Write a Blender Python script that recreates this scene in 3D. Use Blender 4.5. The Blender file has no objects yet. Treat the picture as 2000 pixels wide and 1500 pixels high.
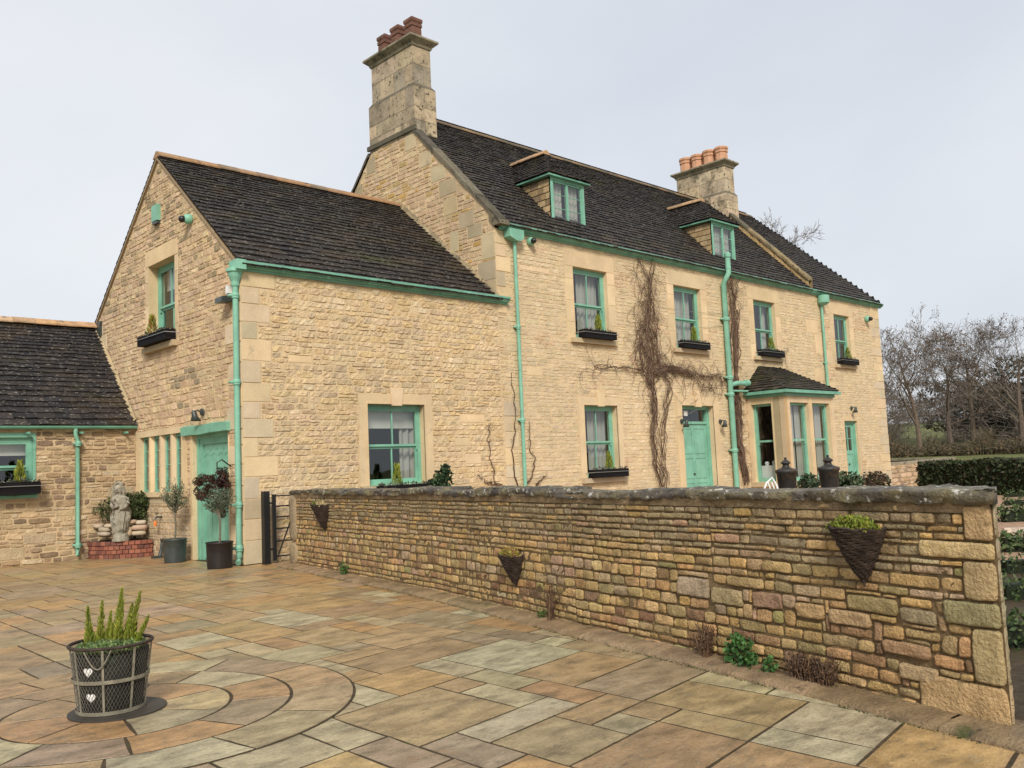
import bpy, math, random
import numpy as np
from mathutils import Vector, Matrix, noise
R_ = math.radians
rng = random.Random(7)
U = rng.uniform
col = bpy.context.scene.collection
scene = bpy.context.scene

# ------------------------------------------------------------------ camera
ROT = np.array([[0.7221992670344624, -0.03246729161010193, -0.690922639425276],
                [-0.6903198009972076, -0.09656259121091891, -0.7170315462584674],
                [-0.0434372080831761, 0.9947972361009743, -0.09215024687867791]])
CAM = np.array([0, 0, 1.5]); FPX = 1745.0
def onplane(u, v, ax, val):
    """where a line of sight of the survey photograph meets the real plane axis=val"""
    r = ROT @ np.array([u-1000, 750-v, -FPX]); t = (val-CAM[ax])/r[ax]
    return CAM+t*r
cam = bpy.data.cameras.new('camera'); co = bpy.data.objects.new('camera', cam); col.objects.link(co)
m4 = Matrix([list(ROT[0])+[0], list(ROT[1])+[0], list(ROT[2])+[1.5], [0, 0, 0, 1]])
co.matrix_world = m4
cam.sensor_width = 36; cam.lens = FPX/2000*36; cam.clip_end = 2000; cam.clip_start = .05
scene.camera = co

# ------------------------------------------------------------------ materials
def mat(name, color=None, var=.25, vs=3., fine=30., bump=.4, bdist=.01, rough=.8, spec=.3, spots=None, metal=0, rvar=0, stretch=None, streak=None):
    """color None: the base colour comes from the mesh attribute 'col'. spots=(colour, scale, low, high)"""
    m = bpy.data.materials.new(name); m.use_nodes = True
    N = m.node_tree.nodes; Lk = m.node_tree.links; b = N['Principled BSDF']
    tc = N.new('ShaderNodeTexCoord'); src = tc.outputs['Object']
    if stretch:
        mp = N.new('ShaderNodeMapping'); mp.inputs['Scale'].default_value = stretch
        Lk.new(src, mp.inputs[0]); src = mp.outputs[0]
    def noi(scale, det=6, rg=.6, dist=0):
        n = N.new('ShaderNodeTexNoise'); n.inputs['Scale'].default_value = scale
        n.inputs['Detail'].default_value = det; n.inputs['Roughness'].default_value = rg
        n.inputs['Distortion'].default_value = dist
        Lk.new(src, n.inputs['Vector']); return n.outputs['Fac']
    def mr(x, a, b_, c, d):
        n = N.new('ShaderNodeMapRange'); Lk.new(x, n.inputs[0])
        for i, q in enumerate((a, b_, c, d)): n.inputs[i+1].default_value = q
        return n.outputs[0]
    if color is None:
        at = N.new('ShaderNodeAttribute'); at.attribute_name = 'col'; base = at.outputs['Color']
    else:
        rg = N.new('ShaderNodeRGB'); rg.outputs[0].default_value = (*color, 1); base = rg.outputs[0]
    f1 = noi(vs); f2 = noi(fine, 4)
    def mul(x, f):
        n = N.new('ShaderNodeVectorMath'); n.operation = 'SCALE'; Lk.new(x, n.inputs[0]); Lk.new(f, n.inputs['Scale']); return n.outputs[0]
    if var > 0:
        base = mul(base, mr(f1, .3, .7, 1-var, 1+var)); base = mul(base, mr(f2, .3, .7, 1-var*.6, 1+var*.6))
    for sp in (spots or []):
        n = noi(sp[1], 5, .65); fac = mr(n, sp[2], sp[3], 0, 1)
        mx = N.new('ShaderNodeMix'); mx.data_type = 'RGBA'
        Lk.new(fac, mx.inputs[0]); Lk.new(base, mx.inputs[6]); mx.inputs[7].default_value = (*sp[0], 1)
        base = mx.outputs[2]
    Lk.new(base, b.inputs['Base Color'])
    b.inputs['Roughness'].default_value = rough; b.inputs['Specular IOR Level'].default_value = spec; b.inputs['Metallic'].default_value = metal
    if rvar: Lk.new(mr(f1, .35, .65, rough-rvar, rough+rvar), b.inputs['Roughness'])
    if bump:
        ad = N.new('ShaderNodeMath'); ad.operation = 'ADD'; Lk.new(f1, ad.inputs[0]); Lk.new(f2, ad.inputs[1])
        bp = N.new('ShaderNodeBump'); bp.inputs['Strength'].default_value = bump; bp.inputs['Distance'].default_value = bdist
        Lk.new(ad.outputs[0], bp.inputs['Height']); Lk.new(bp.outputs[0], b.inputs['Normal'])
    return m

M = {}
M['stone'] = mat('house_stone', None, .17, 4, 34, 1., .025, .9, .15, spots=[((.40, .315, .20), .9, .60, .85), ((.27, .22, .15), 14, .66, .76)])
M['mortar'] = mat('house_mortar', (.64, .49, .30), .14, 2.2, 28, .9, .02, .95, .1)
M['mortar_old'] = mat('old_mortar', (.57, .43, .265), .2, 2.2, 28, .9, .02, .95, .1)
M['ashlar'] = mat('dressed_stone', None, .13, 1.6, 40, .45, .008, .85, .15, spots=[((.26, .23, .17), 2.3, .64, .8)])
M['weathered'] = mat('weathered_stone', None, .22, 2.5, 40, .7, .015, .9, .15, spots=[((.135, .118, .082), 1.7, .50, .70), ((.04, .036, .03), 11, .57, .66)])
M['slate'] = mat('roof_slate', None, .35, 5, 40, .8, .01, .62, .25, spots=[((.062, .045, .028), 1.1, .50, .70), ((.045, .045, .018), .7, .58, .72), ((.27, .25, .215), 13, .59, .645)], rvar=.12, stretch=(1, 2, 2))
M['moss_slate'] = mat('mossy_slate', None, .35, 5, 40, .8, .01, .6, .3, spots=[((.035, .04, .012), 3, .52, .66), ((.17, .16, .14), 19, .66, .75)])
M['ridge'] = mat('ridge_tile', None, .3, 5, 40, .6, .01, .8, .2, spots=[((.07, .06, .045), 5, .56, .7)])
M['paint'] = mat('teal_paint', (.21, .455, .335), .16, 3, 60, .2, .004, .5, .35, spots=[((.11, .24, .17), 7, .62, .80)])
M['paint_dull'] = mat('teal_gutter_paint', (.165, .385, .28), .22, 3, 60, .15, .003, .45, .4, spots=[((.06, .18, .12), 6, .62, .78)])
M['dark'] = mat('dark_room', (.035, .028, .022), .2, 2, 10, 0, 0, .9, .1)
M['black'] = mat('black_metal', (.012, .012, .012), .2, 8, 60, .2, .003, .4, .5)
M['blackwood'] = mat('black_stained_wood', (.010, .009, .010), .4, 5, 60, .6, .006, .7, .15, stretch=(.3, 1, 4))
M['curtain'] = mat('curtain_cloth', (.40, .385, .35), .1, 2, 60, .2, .005, .9, .1)
M['blind'] = mat('roller_blind', (.62, .60, .55), .06, 2, 80, .1, .003, .9, .1)
M['pot1'] = mat('old_clay', (.17, .085, .062), .3, 5, 40, .5, .01, .8, .2, spots=[((.06, .05, .04), 4, .55, .7)])
M['pot2'] = mat('new_clay', (.56, .31, .19), .1, 5, 40, .3, .005, .75, .2)
M['wallstone'] = mat('garden_wall_stone', None, .34, 9, 60, 1., .03, .86, .2, spots=[((.26, .20, .06), 1.6, .68, .84), ((.17, .13, .07), 4, .56, .80), ((.48, .44, .36), 40, .67, .73)])
M['joint'] = mat('wall_joint', (.17, .12, .065), .35, 8, 50, 1., .02, .95, .1)
M['quoin'] = mat('garden_quoin', None, .24, 5, 50, 1., .03, .85, .2, spots=[((.26, .22, .09), 2.3, .68, .85), ((.22, .15, .08), 5, .58, .8)])
M['coping'] = mat('coping_stone', None, .35, 6, 40, 1., .02, .5, .4, spots=[((.20, .17, .09), 4, .45, .64), ((.52, .50, .44), 14, .585, .64)], rvar=.15)
M['flag'] = mat('sandstone_flag', None, .34, 3.6, 38, .6, .010, .36, .5, spots=[((.13, .10, .06), 8, .54, .78), ((.38, .31, .20), 15, .58, .74), ((.075, .06, .042), 2.4, .52, .80), ((.33, .19, .085), 1.7, .60, .84), ((.30, .255, .17), 4.4, .60, .78), ((.035, .03, .022), 30, .62, .70)], rvar=.1, stretch=(1, 1.9, 1))
M['flagbed'] = mat('flag_joint', (.062, .045, .026), .4, 9, 60, .8, .01, .8, .2, spots=[((.05, .065, .015), 4, .56, .7)])
M['kerb'] = mat('kerb_stone', None, .38, 5, 45, 1., .02, .6, .3, spots=[((.06, .075, .02), 3.3, .60, .72), ((.07, .055, .04), 9, .62, .74)])
M['brick'] = mat('red_brick', None, .28, 6, 50, .8, .01, .85, .2, spots=[((.05, .045, .035), 4, .57, .72)])
M['leaf'] = mat('leaf', None, .3, 6, 40, 0, 0, .6, .25)
M['bark'] = mat('bark', None, .3, 4, 30, .6, .01, .9, .1)
M['wicker'] = mat('dark_wicker', (.050, .036, .029), .5, 14, 80, .6, .004, .7, .2)
M['mesh'] = mat('wire_mesh', (.15, .135, .11), .2, 12, 60, 0, 0, .5, .4)
M['strap'] = mat('pale_strap', (.22, .20, .15), .3, 12, 60, .4, .003, .6, .3)
M['liner'] = mat('dark_liner', (.016, .016, .012), .6, 6, 60, .5, .01, .7, .2, spots=[((.04, .06, .035), 5, .58, .72)])
M['plinth'] = mat('dark_plinth', (.05, .043, .034), .25, 5, 50, .4, .004, .55, .35)
M['white'] = mat('white_enamel', (.80, .80, .78), .04, 5, 60, 0, 0, .5, .3)
M['statue'] = mat('statue_stone', (.34, .31, .245), .35, 7, 55, 1., .012, .9, .15, spots=[((.07, .075, .06), 9, .55, .7)])
M['urn'] = mat('urn_iron', (.028, .024, .022), .35, 6, 40, .5, .006, .5, .4, spots=[((.10, .06, .025), 4, .55, .7)])
M['grass'] = mat('grass_ground', (.115, .125, .05), .35, .25, 5, .5, .03, .9, .1, spots=[((.16, .15, .05), .12, .5, .7)])
M['gravel'] = mat('gravel', (.42, .28, .19), .3, 9, 90, 1., .02, .9, .1)
M['pathbrown'] = mat('brown_path', (.17, .125, .085), .4, 4, 60, .9, .02, .8, .2)
M['soil'] = mat('soil', (.035, .027, .02), .4, 6, 60, .9, .02, .9, .1)
M['pewter'] = mat('pewter_metal', (.045, .055, .052), .25, 5, 50, .2, .003, .4, .5)
M['galv'] = mat('galvanised_wire', (.35, .36, .35), .1, 5, 50, 0, 0, .4, .5, metal=.5)
def glass_mat():
    m = bpy.data.materials.new('window_glass'); m.use_nodes = True; N = m.node_tree.nodes; L = m.node_tree.links
    N.clear(); o = N.new('ShaderNodeOutputMaterial'); g = N.new('ShaderNodeBsdfGlossy'); t = N.new('ShaderNodeBsdfTransparent')
    g.inputs['Roughness'].default_value = .015; g.inputs['Color'].default_value = (.85, .9, .92, 1); t.inputs['Color'].default_value = (.86, .89, .88, 1)
    ge = N.new('ShaderNodeNewGeometry'); dt = N.new('ShaderNodeVectorMath'); dt.operation = 'DOT_PRODUCT'; L.new(ge.outputs['Normal'], dt.inputs[0]); L.new(ge.outputs['Incoming'], dt.inputs[1])
    def mth(op, a, b=None):
        n = N.new('ShaderNodeMath'); n.operation = op; L.new(a, n.inputs[0])
        if b is not None: n.inputs[1].default_value = b
        return n
    ab = mth('ABSOLUTE', dt.outputs['Value']); sb_ = N.new('ShaderNodeMath'); sb_.operation = 'SUBTRACT'; sb_.inputs[0].default_value = 1; L.new(ab.outputs[0], sb_.inputs[1])
    pw = mth('POWER', sb_.outputs[0], 4.5); mm = N.new('ShaderNodeMath'); mm.operation = 'MULTIPLY_ADD'; mm.inputs[1].default_value = .85; mm.inputs[2].default_value = .10
    nz = N.new('ShaderNodeTexNoise'); nz.inputs['Scale'].default_value = 1.3; bp = N.new('ShaderNodeBump'); bp.inputs['Strength'].default_value = .12; bp.inputs['Distance'].default_value = .02
    tc = N.new('ShaderNodeTexCoord'); L.new(tc.outputs['Object'], nz.inputs['Vector']); L.new(nz.outputs['Fac'], bp.inputs['Height']); L.new(bp.outputs[0], g.inputs['Normal'])
    mx = N.new('ShaderNodeMixShader'); L.new(pw.outputs[0], mm.inputs[0]); L.new(mm.outputs[0], mx.inputs[0]); L.new(t.outputs[0], mx.inputs[1]); L.new(g.outputs[0], mx.inputs[2]); L.new(mx.outputs[0], o.inputs[0])
    return m
M['glass'] = glass_mat()

# ------------------------------------------------------------------ mesh builder
class MB:
    def __init__(s): s.v = []; s.f = []; s.c = []; s.m = []
    def add(s, vs, fs, c=(.5, .5, .5), m=0):
        b = len(s.v); s.v += [tuple(p) for p in vs]; s.f += [tuple(i+b for i in f) for f in fs]
        s.c += [c]*len(vs); s.m += [m]*len(fs)
    def box(s, x0, x1, y0, y1, z0, z1, c=(.5, .5, .5), m=0):
        s.add([(x, y, z) for z in (z0, z1) for y in (y0, y1) for x in (x0, x1)],
              [(0, 2, 3, 1), (4, 5, 7, 6), (0, 1, 5, 4), (2, 6, 7, 3), (0, 4, 6, 2), (1, 3, 7, 5)], c, m)
    def mbox(s, mp, a, b, c_, d, d0, d1, c=(.5, .5, .5), m=0):
        s.add([mp(x, y, z) for z in (d0, d1) for y in (c_, d) for x in (a, b)],
              [(0, 2, 3, 1), (4, 5, 7, 6), (0, 1, 5, 4), (2, 6, 7, 3), (0, 4, 6, 2), (1, 3, 7, 5)], c, m)
    def tube(s, pts, r, n=6, c=(.5, .5, .5), m=0, cap=True):
        pts = [Vector(p) for p in pts]; rr = r if isinstance(r, (list, tuple)) else [r]*len(pts)
        vs = []; up = Vector((.13, .31, .94)).normalized()
        for i, p in enumerate(pts):
            d = (pts[min(i+1, len(pts)-1)]-pts[max(i-1, 0)])
            if d.length < 1e-9: d = Vector((0, 0, 1))
            d.normalize(); a = d.cross(up)
            if a.length < .05: a = d.cross(Vector((1, 0, 0)))
            a.normalize(); b = d.cross(a)
            for k in range(n):
                t = 2*math.pi*k/n; vs.append(p+(a*math.cos(t)+b*math.sin(t))*rr[i])
        fs = [(i*n+k, i*n+(k+1) % n, (i+1)*n+(k+1) % n, (i+1)*n+k) for i in range(len(pts)-1) for k in range(n)]
        s.add(vs, fs, c, m)
        if cap: s.add(vs[:n], [tuple(range(n))], c, m); s.add(vs[-n:], [tuple(range(n))], c, m)
    def lathe(s, o, prof, n=24, c=(.5, .5, .5), m=0, sq=None, rot=0):
        """prof: (radius, z); sq 4 gives a square section"""
        n = sq or n; vs = []
        for r, z in prof:
            for k in range(n):
                t = 2*math.pi*(k+.5)/n+rot; vs.append((o[0]+r*math.cos(t), o[1]+r*math.sin(t), o[2]+z))
        fs = [(i*n+k, i*n+(k+1) % n, (i+1)*n+(k+1) % n, (i+1)*n+k) for i in range(len(prof)-1) for k in range(n)]
        s.add(vs, fs, c, m)
        s.add(vs[:n], [tuple(range(n))], c, m); s.add(vs[-n:], [tuple(range(n))], c, m)
    def prism(s, pts, dvec, c=(.5, .5, .5), m=0):
        n = len(pts); q = [tuple(np.array(p)+np.array(dvec)) for p in pts]
        s.add(list(pts)+q, [tuple(range(n)), tuple(range(n, 2*n))]+[(i, (i+1) % n, n+(i+1) % n, n+i) for i in range(n)], c, m)
ORG = {}
def lab(o, label=None, cat=None, group=None, kind=None):
    if label: o['label'] = label
    if cat: o['category'] = cat
    if group: o['group'] = group
    if kind: o['kind'] = kind
    return o
def obj(name, mb, mats, parent=None, smooth=False, **kw):
    me = bpy.data.meshes.new(name)
    off = np.array(ORG.get(parent.name, (0, 0, 0))) if parent else np.zeros(3)
    v = np.array(mb.v, dtype=float).reshape(-1, 3)-off
    me.from_pydata(v.tolist(), [], mb.f)
    for q in (mats if isinstance(mats, (list, tuple)) else [mats]): me.materials.append(M[q])
    me.polygons.foreach_set('material_index', mb.m)
    at = me.attributes.new('col', 'FLOAT_COLOR', 'POINT')
    cc = np.ones((len(mb.v), 4), dtype=np.float32); cc[:, :3] = np.array(mb.c, dtype=np.float32); at.data.foreach_set('color', cc.ravel())
    if smooth: me.polygons.foreach_set('use_smooth', [True]*len(me.polygons))
    me.update()
    o = bpy.data.objects.new(name, me); col.objects.link(o)
    if parent: o.parent = parent; ORG[o.name] = tuple(off)
    lab(o, **kw); return o
def thing(name, label, cat, loc=(0, 0, 0), group=None):
    o = bpy.data.objects.new(name, None); col.objects.link(o); o.location = loc; o.empty_display_size = .2
    ORG[o.name] = tuple(loc); return lab(o, label, cat, group)
def copy_tree(o, parent=None):
    c = o.copy(); col.objects.link(c); c.parent = parent
    for ch in list(o.children): copy_tree(ch, c)
    return c

def sh(c, v=.12, h=.03):
    k = 1+U(-v, v); return (max(.004, c[0]*k*(1+U(-h, h))), max(.004, c[1]*k), max(.004, c[2]*k*(1+U(-h, h)*1.5)))
def nz(x, y, z=0): return noise.noise(Vector((x, y, z)))

# ------------------------------------------------------------------ masonry
def stone(mb, mp, a, b, c, d, gap, relief, colr, res=.09, warp=.006, rough=.003, edge=.010, tmax=None, m=0, seed=0, corner=.35, base=-.006, flat=False):
    a += gap*U(.3, .7); b -= gap*U(.3, .7); c += gap*U(.3, .7); d -= gap*U(.3, .7)
    w, h = b-a, d-c
    if w < .015 or h < .012: return
    nx = max(1, min(14, int(w/res))); ny = max(1, min(10, int(h/res)))
    e = min(edge, w*.3, h*.3)
    if flat:
        e1 = e*.35; e2 = e*1.3 if min(w, h) > e*4 else e*.9
        us = [a, a+e1]+[a+e2+(w-2*e2)*i/nx for i in range(nx+1)]+[b-e1, b]
        ts = [c, c+e1]+[c+e2+(h-2*e2)*i/ny for i in range(ny+1)]+[d-e1, d]
    else:
        us = [a]+[a+e+(w-2*e)*i/nx for i in range(nx+1)]+[b]
        ts = [c]+[c+e+(h-2*e)*i/ny for i in range(ny+1)]+[d]
    vs = []; W = len(us); H = len(ts); rel = relief
    k1 = min(w, h)*corner
    tl = [U(-1, 1)*k1*.35 for _ in range(4)]
    for j, t in enumerate(ts):
        for i, s in enumerate(us):
            brd = i in (0, W-1) or j in (0, H-1)
            ss, tt = s, t
            fx = (s-a)/w; fy = (t-c)/h
            # irregular outline
            tt += (tl[0]*(1-fx)+tl[1]*fx)*(1-fy)*.3+(tl[2]*(1-fx)+tl[3]*fx)*fy*.3
            cx = max(0, 1-min(s-a, b-s)/(k1+1e-6)); cy = max(0, 1-min(t-c, d-t)/(k1+1e-6))
            q = cx*cy*.45*k1
            ss += q*(1 if fx < .5 else -1); tt += q*(1 if fy < .5 else -1)
            if warp:
                ss += nz(s*2.1+9, t*7, 3)*warp; tt += nz(s*1.9, t*2, 7)*warp*1.0+nz(s*9, t*9, 1)*warp*.5
            ring2 = flat and not brd and (i in (1, W-2) or j in (1, H-2))
            dd = base if brd else (rel-.0035 if ring2 else rel)*(.8+.35*nz(s*6, t*6, seed))+rough*nz(s*23, t*23, seed+5)*2
            if tmax is not None: tt = min(tt, tmax(ss))
            vs.append(mp(ss, tt, dd))
    fs = [(j*W+i, j*W+i+1, (j+1)*W+i+1, (j+1)*W+i) for j in range(H-1) for i in range(W-1)]
    mb.add(vs, fs, colr, m)
def subrect(rects, h):
    out = []
    for (a, b, c, d) in rects:
        if h[0] >= b or h[1] <= a or h[2] >= d or h[3] <= c: out.append((a, b, c, d)); continue
        if h[0] > a: out.append((a, h[0], c, d))
        if h[1] < b: out.append((h[1], b, c, d))
        x0, x1 = max(a, h[0]), min(b, h[1])
        if h[2] > c: out.append((x0, x1, c, h[2]))
        if h[3] < d: out.append((x0, x1, h[3], d))
    return out
def rubble(mb, mp, s0, s1, t0, t1, holes, ch, cw, pal, gap=.012, relief=(.004, .014), tmax=None, heights=None, colfn=None, m=0, **kw):
    t = t0; k = 0
    while t < t1-.01:
        h = heights[k % len(heights)] if heights else U(*ch)
        k += 1
        if t1-t-h < ch[0]*.7: h = t1-t
        s = s0-U(0, cw[0])
        while s < s1:
            w = U(*cw)*(1.35 if U(0, 1) < .12 else 1)
            if s1-s-w < cw[0]*.6: w = s1-s
            a, b = max(s, s0), min(s+w, s1)
            cells = [(a, b, t, t+h)]
            if h > .11 and w > .2 and U(0, 1) < .18:
                cells = [(a, b, t, t+h*.5), (a, b, t+h*.5, t+h)]
            for hh in holes:
                cells = subrect(cells, hh)
            for (x0, x1, y0, y1) in cells:
                if x1-x0 < .03 or y1-y0 < .025: continue
                if tmax is not None and min(tmax(x0), tmax(x1)) < y0+.02: continue
                cc = colfn(x0, y0) if colfn else sh(rng.choice(pal))
                stone(mb, mp, x0, x1, y0, y1, gap, U(*relief), cc, tmax=tmax, m=m, seed=U(0, 50), **kw)
            s += w
        t += h
def panel(mb, mp, s0, s1, t0, t1, holes, tmax=None, brk=(), m=0, c=(.5, .5, .5), d=0.):
    if tmax: brk = tuple(brk)+tuple(s0+(s1-s0)*k/140 for k in range(1, 140))
    S = sorted({s0, s1, *brk, *[x for h in holes for x in h[:2] if s0 < x < s1]})
    T = sorted({t0, t1, *[x for h in holes for x in h[2:] if t0 < x < t1]})
    for a, b in zip(S, S[1:]):
        for c0, d0 in zip(T, T[1:]):
            mx, my = (a+b)/2, (c0+d0)/2
            if any(h[0] < mx < h[1] and h[2] < my < h[3] for h in holes): continue
            ta, tb = d0, d0
            if tmax:
                ta, tb = min(d0, tmax(a)), min(d0, tmax(b))
                if ta <= c0 and tb <= c0: continue
                ta, tb = max(ta, c0), max(tb, c0)
            mb.add([mp(a, c0, d), mp(b, c0, d), mp(b, tb, d), mp(a, ta, d)], [(0, 1, 2, 3)], c, m)
def block(mb, mp, a, b, c, d, rel=.008, colr=(.5, .4, .25), m=0, gap=.004, tmax=None):
    stone(mb, mp, a, b, c, d, gap, rel, colr, res=.35, warp=0, rough=.0012, edge=.006, corner=.02, m=m, tmax=tmax)

XG, YF, XM = 7.47, 14.63, 13.75
mF = lambda s, t, d: (s, YF-d, t)                 # front facade, s = x
mG = lambda s, t, d: (XG-d, s, t)                 # wing gable, s = y
mM = lambda s, t, d: (XM-d, s, t)                 # main gable
CREAM = [(0.655, 0.501, 0.308), (0.676, 0.521, 0.323), (0.634, 0.475, 0.279), (0.686, 0.538, 0.346), (0.613, 0.464, 0.286), (0.645, 0.475, 0.262), (0.571, 0.438, 0.279), (0.665, 0.496, 0.274)]
TAN = [(0.596, 0.428, 0.275), (0.618, 0.449, 0.294), (0.562, 0.4, 0.254), (0.641, 0.47, 0.312), (0.54, 0.386, 0.254), (0.405, 0.288, 0.194), (0.506, 0.342, 0.189), (0.338, 0.245, 0.177)]
BUFF = (.67, .515, .32); GREYS = (.50, .40, .26)

house = thing('stone_farmhouse', 'long cream stone farmhouse with green windows, dormers, two chimneys and a gabled wing', 'house', (XG, YF, 0))

# ---- openings of the front facade: (x0, x1, z0, z1)
W0 = (10.10, 11.52, 1.24, 2.86)
W1 = [(16.36, 17.66, 4.60, 6.40), (20.55, 21.86, 4.60, 6.40), (24.74, 26.03, 4.60, 6.40), (30.06, 31.24, 4.60, 6.40)]
W5 = (16.50, 17.78, 1.14, 2.94)
DR = (20.60, 22.14, .05, 3.0)
SD = (30.27, 31.27, .05, 2.60)
BAY = (23.97, 26.99, 0, 3.2)
openings = [W0, W5, DR, SD]+W1
sur = []   # rectangles covered by dressed stone
def grow(o, l, r, b, t): return (o[0]-l, o[1]+r, o[2]-b, o[3]+t)
jambs = []
for o in W1:
    jambs.append(grow(o, .30, .30, .12, .42))
jambs += [grow(W0, .21, .21, .0, .20), grow(W5, .19, .19, .0, .21), grow(DR, .28, .28, 0, .26), grow(SD, .08, .08, 0, .16)]

def quoins(mb, mp, s, sgn, t0, t1, alt=(.32, .62), hh=(.28, .42), pal=(GREYS, BUFF), tmax=None, holes=None):
    t = t0; k = rng.randint(0, 1)
    while t < t1-.05:
        h = min(U(*hh), t1-t)
        if t1-t-h < .12: h = t1-t
        w = alt[k % 2]*U(.85, 1.15); k += 1
        a, b = (s, s+w) if sgn > 0 else (s-w, s)
        if tmax is None or tmax(a) > t+h*.5 or tmax(b) > t+h*.5:
            c = pal[0] if U(0, 1) < .5 else pal[1]
            block(mb, mp, a, b, t, t+h, U(.010, .020), sh(rng.choice([(.60, .49, .33), (.63, .51, .34), (.68, .53, .33), (.55, .455, .315), c]), .06), 2, tmax=tmax, gap=.011)
            if holes is not None: holes.append((a, b, t, t+h))
        t += h

# ---- facade of wing and main range (one flush plane)
fac = MB(); dres = MB()
holesF = list(jambs)+[BAY]
quoins(fac, mF, XG+.002, 1, 0, 5.25, holes=holesF)
quoins(fac, mF, XM, 1, 5.0, 6.95, alt=(.3, .5), holes=holesF)
quoins(fac, mF, XM+.05, 1, .3, 3.0, alt=(.25, .42), pal=(BUFF, BUFF), holes=holesF)
quoins(fac, mF, 33.76, -1, 0, 6.95, alt=(.45, .8), pal=(BUFF, BUFF), holes=holesF)
for (x, z, w, h) in [(28.05, 5.6, .75, .45), (28.6, 4.9, .5, .7), (29.3, 4.6, .45, .5), (28.4, 3.95, .5, .45), (12.5, 2.5, .7, .18), (12.6, 1.6, .45, .22), (12.35, 2.0, .4, .16), (8.4, 3.6, .5, .14), (14.5, 6.1, 1.0, .12), (14.6, 3.6, .5, .2), (29.4, 3.55, .4, .4), (27.3, 6.0, .35, .3)]:
    block(fac, mF, x, x+w, z, z+h, .008, sh(BUFF, .08), 2); holesF.append((x, x+w, z, z+h))
tF = lambda s: 5.25 if s < XM else 6.98
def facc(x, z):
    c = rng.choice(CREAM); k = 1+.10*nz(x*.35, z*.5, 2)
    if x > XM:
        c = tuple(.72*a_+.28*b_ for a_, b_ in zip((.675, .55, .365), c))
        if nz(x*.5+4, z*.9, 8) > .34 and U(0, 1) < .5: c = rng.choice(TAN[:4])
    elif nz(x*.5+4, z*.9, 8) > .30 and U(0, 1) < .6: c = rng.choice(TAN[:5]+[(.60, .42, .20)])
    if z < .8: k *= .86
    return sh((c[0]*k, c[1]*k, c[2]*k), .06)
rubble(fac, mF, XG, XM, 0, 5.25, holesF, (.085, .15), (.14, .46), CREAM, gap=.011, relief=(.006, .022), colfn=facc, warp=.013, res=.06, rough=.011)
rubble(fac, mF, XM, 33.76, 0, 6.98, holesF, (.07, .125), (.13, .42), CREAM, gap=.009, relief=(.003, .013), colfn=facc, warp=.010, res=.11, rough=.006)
panel(fac, mF, XG, XM, 0, 5.25, openings, m=1); panel(fac, mF, XM, 33.76, 0, 6.98, openings+[BAY], m=1)
obj('front_wall', fac, ['stone', 'mortar', 'ashlar'], house)

# ---- wing gable wall
GAP = 18.16
tG = lambda s: 8.30-.832*abs(s-GAP)
GW = (17.41, 18.74, 4.32, 6.06); MU = (17.08, 19.23, 1.30, 2.45); GD = (15.17, 16.66, 0, 2.38)
gw = MB(); holesG = [grow(GW, .15, .15, .0, .34), (MU[0]-.16, MU[1]+.16, 1.06, 2.58), (GD[0]-.03, GD[1]+.1, 0, 2.50), (XG, XG, 0, 0)]
quoins(gw, mG, YF+.0, 1, 0, 5.15, alt=(.55, .28), holes=holesG)
quoins(gw, mG, 21.69, -1, 2.8, 5.2, alt=(.5, .3), holes=holesG, pal=(BUFF, GREYS))
def gabc(y, z):
    c = rng.choice(TAN[:5]+CREAM[:3]); k = 1+.12*nz(y*.5, z*.6, 12)
    if z > 5.2 and U(0, 1) < .22: c = (.37, .285, .175)
    if z < 3.6 and nz(y*.8, z, 5) > .25 and U(0, 1) < .4: c = (.33, .26, .175)
    if z < 1.1: c = rng.choice([(.50, .40, .27), (.42, .33, .22), (.55, .44, .30)])
    return sh((c[0]*k, c[1]*k, c[2]*k), .08)
rubble(gw, mG, YF, 21.69, 0, 8.30, holesG, (.085, .15), (.12, .42), TAN, gap=.011, relief=(.006, .018), colfn=gabc, tmax=tG, warp=.014, res=.09, rough=.007)
panel(gw, mG, YF, 21.69, 0, 8.30, [GW, MU, GD], tmax=tG, brk=(GAP,), m=1)
obj('gable_wall', gw, ['stone', 'mortar_old', 'ashlar'], house)

# ---- main gable wall (above the wing roof)
MAP = 18.40; MRZ = 10.98
tM = lambda s: min(10.24, 7.14+1.02*(s-14.55) if s < MAP else 7.14+1.02*(22.25-s))
mg = MB(); holesM = []
for (y, z, w, h) in [(14.64, 6.3, .45, .6), (15.05, 6.9, .5, .3), (15.3, 7.2, .55, .38), (15.9, 7.65, .5, .42), (15.9, 8.15, .65, .38), (16.3, 8.6, .55, .4), (16.8, 9.1, .5, .4), (17.4, 9.7, .45, .5), (19.2, 9.55, .4, .5), (20.0, 8.4, .5, .4), (19.8, 9.0, .35, .35), (14.64, 5.3, .35, .5), (14.64, 5.8, .6, .45), (15.9, 6.7, .3, .5)]:
    cc = rng.choice([(.40, .33, .22), (.47, .385, .255), (.52, .43, .28), (.55, .43, .26)])
    block(mg, mM, y, y+w, z, z+h, .010, sh(cc, .08), 2, tmax=tM); holesM.append((y, y+w, z, z+h))
def magc(y, z):
    c = rng.choice(TAN[:4]+CREAM[:2]+[(.50, .355, .165)]); k = 1+.15*nz(y*.6, z*.6, 22)
    if U(0, 1) < .05: c = (.55, .36, .13)
    return sh((c[0]*k, c[1]*k, c[2]*k), .08)
rubble(mg, mM, YF, 22.2, 5.2, 10.24, holesM, (.09, .16), (.14, .42), TAN, gap=.011, relief=(.006, .020), colfn=magc, tmax=tM, warp=.012, res=.14)
panel(mg, mM, YF, 22.2, 5.2, 10.24, [], tmax=tM, brk=(14.64, 17.668, 19.132), m=1)
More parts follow.
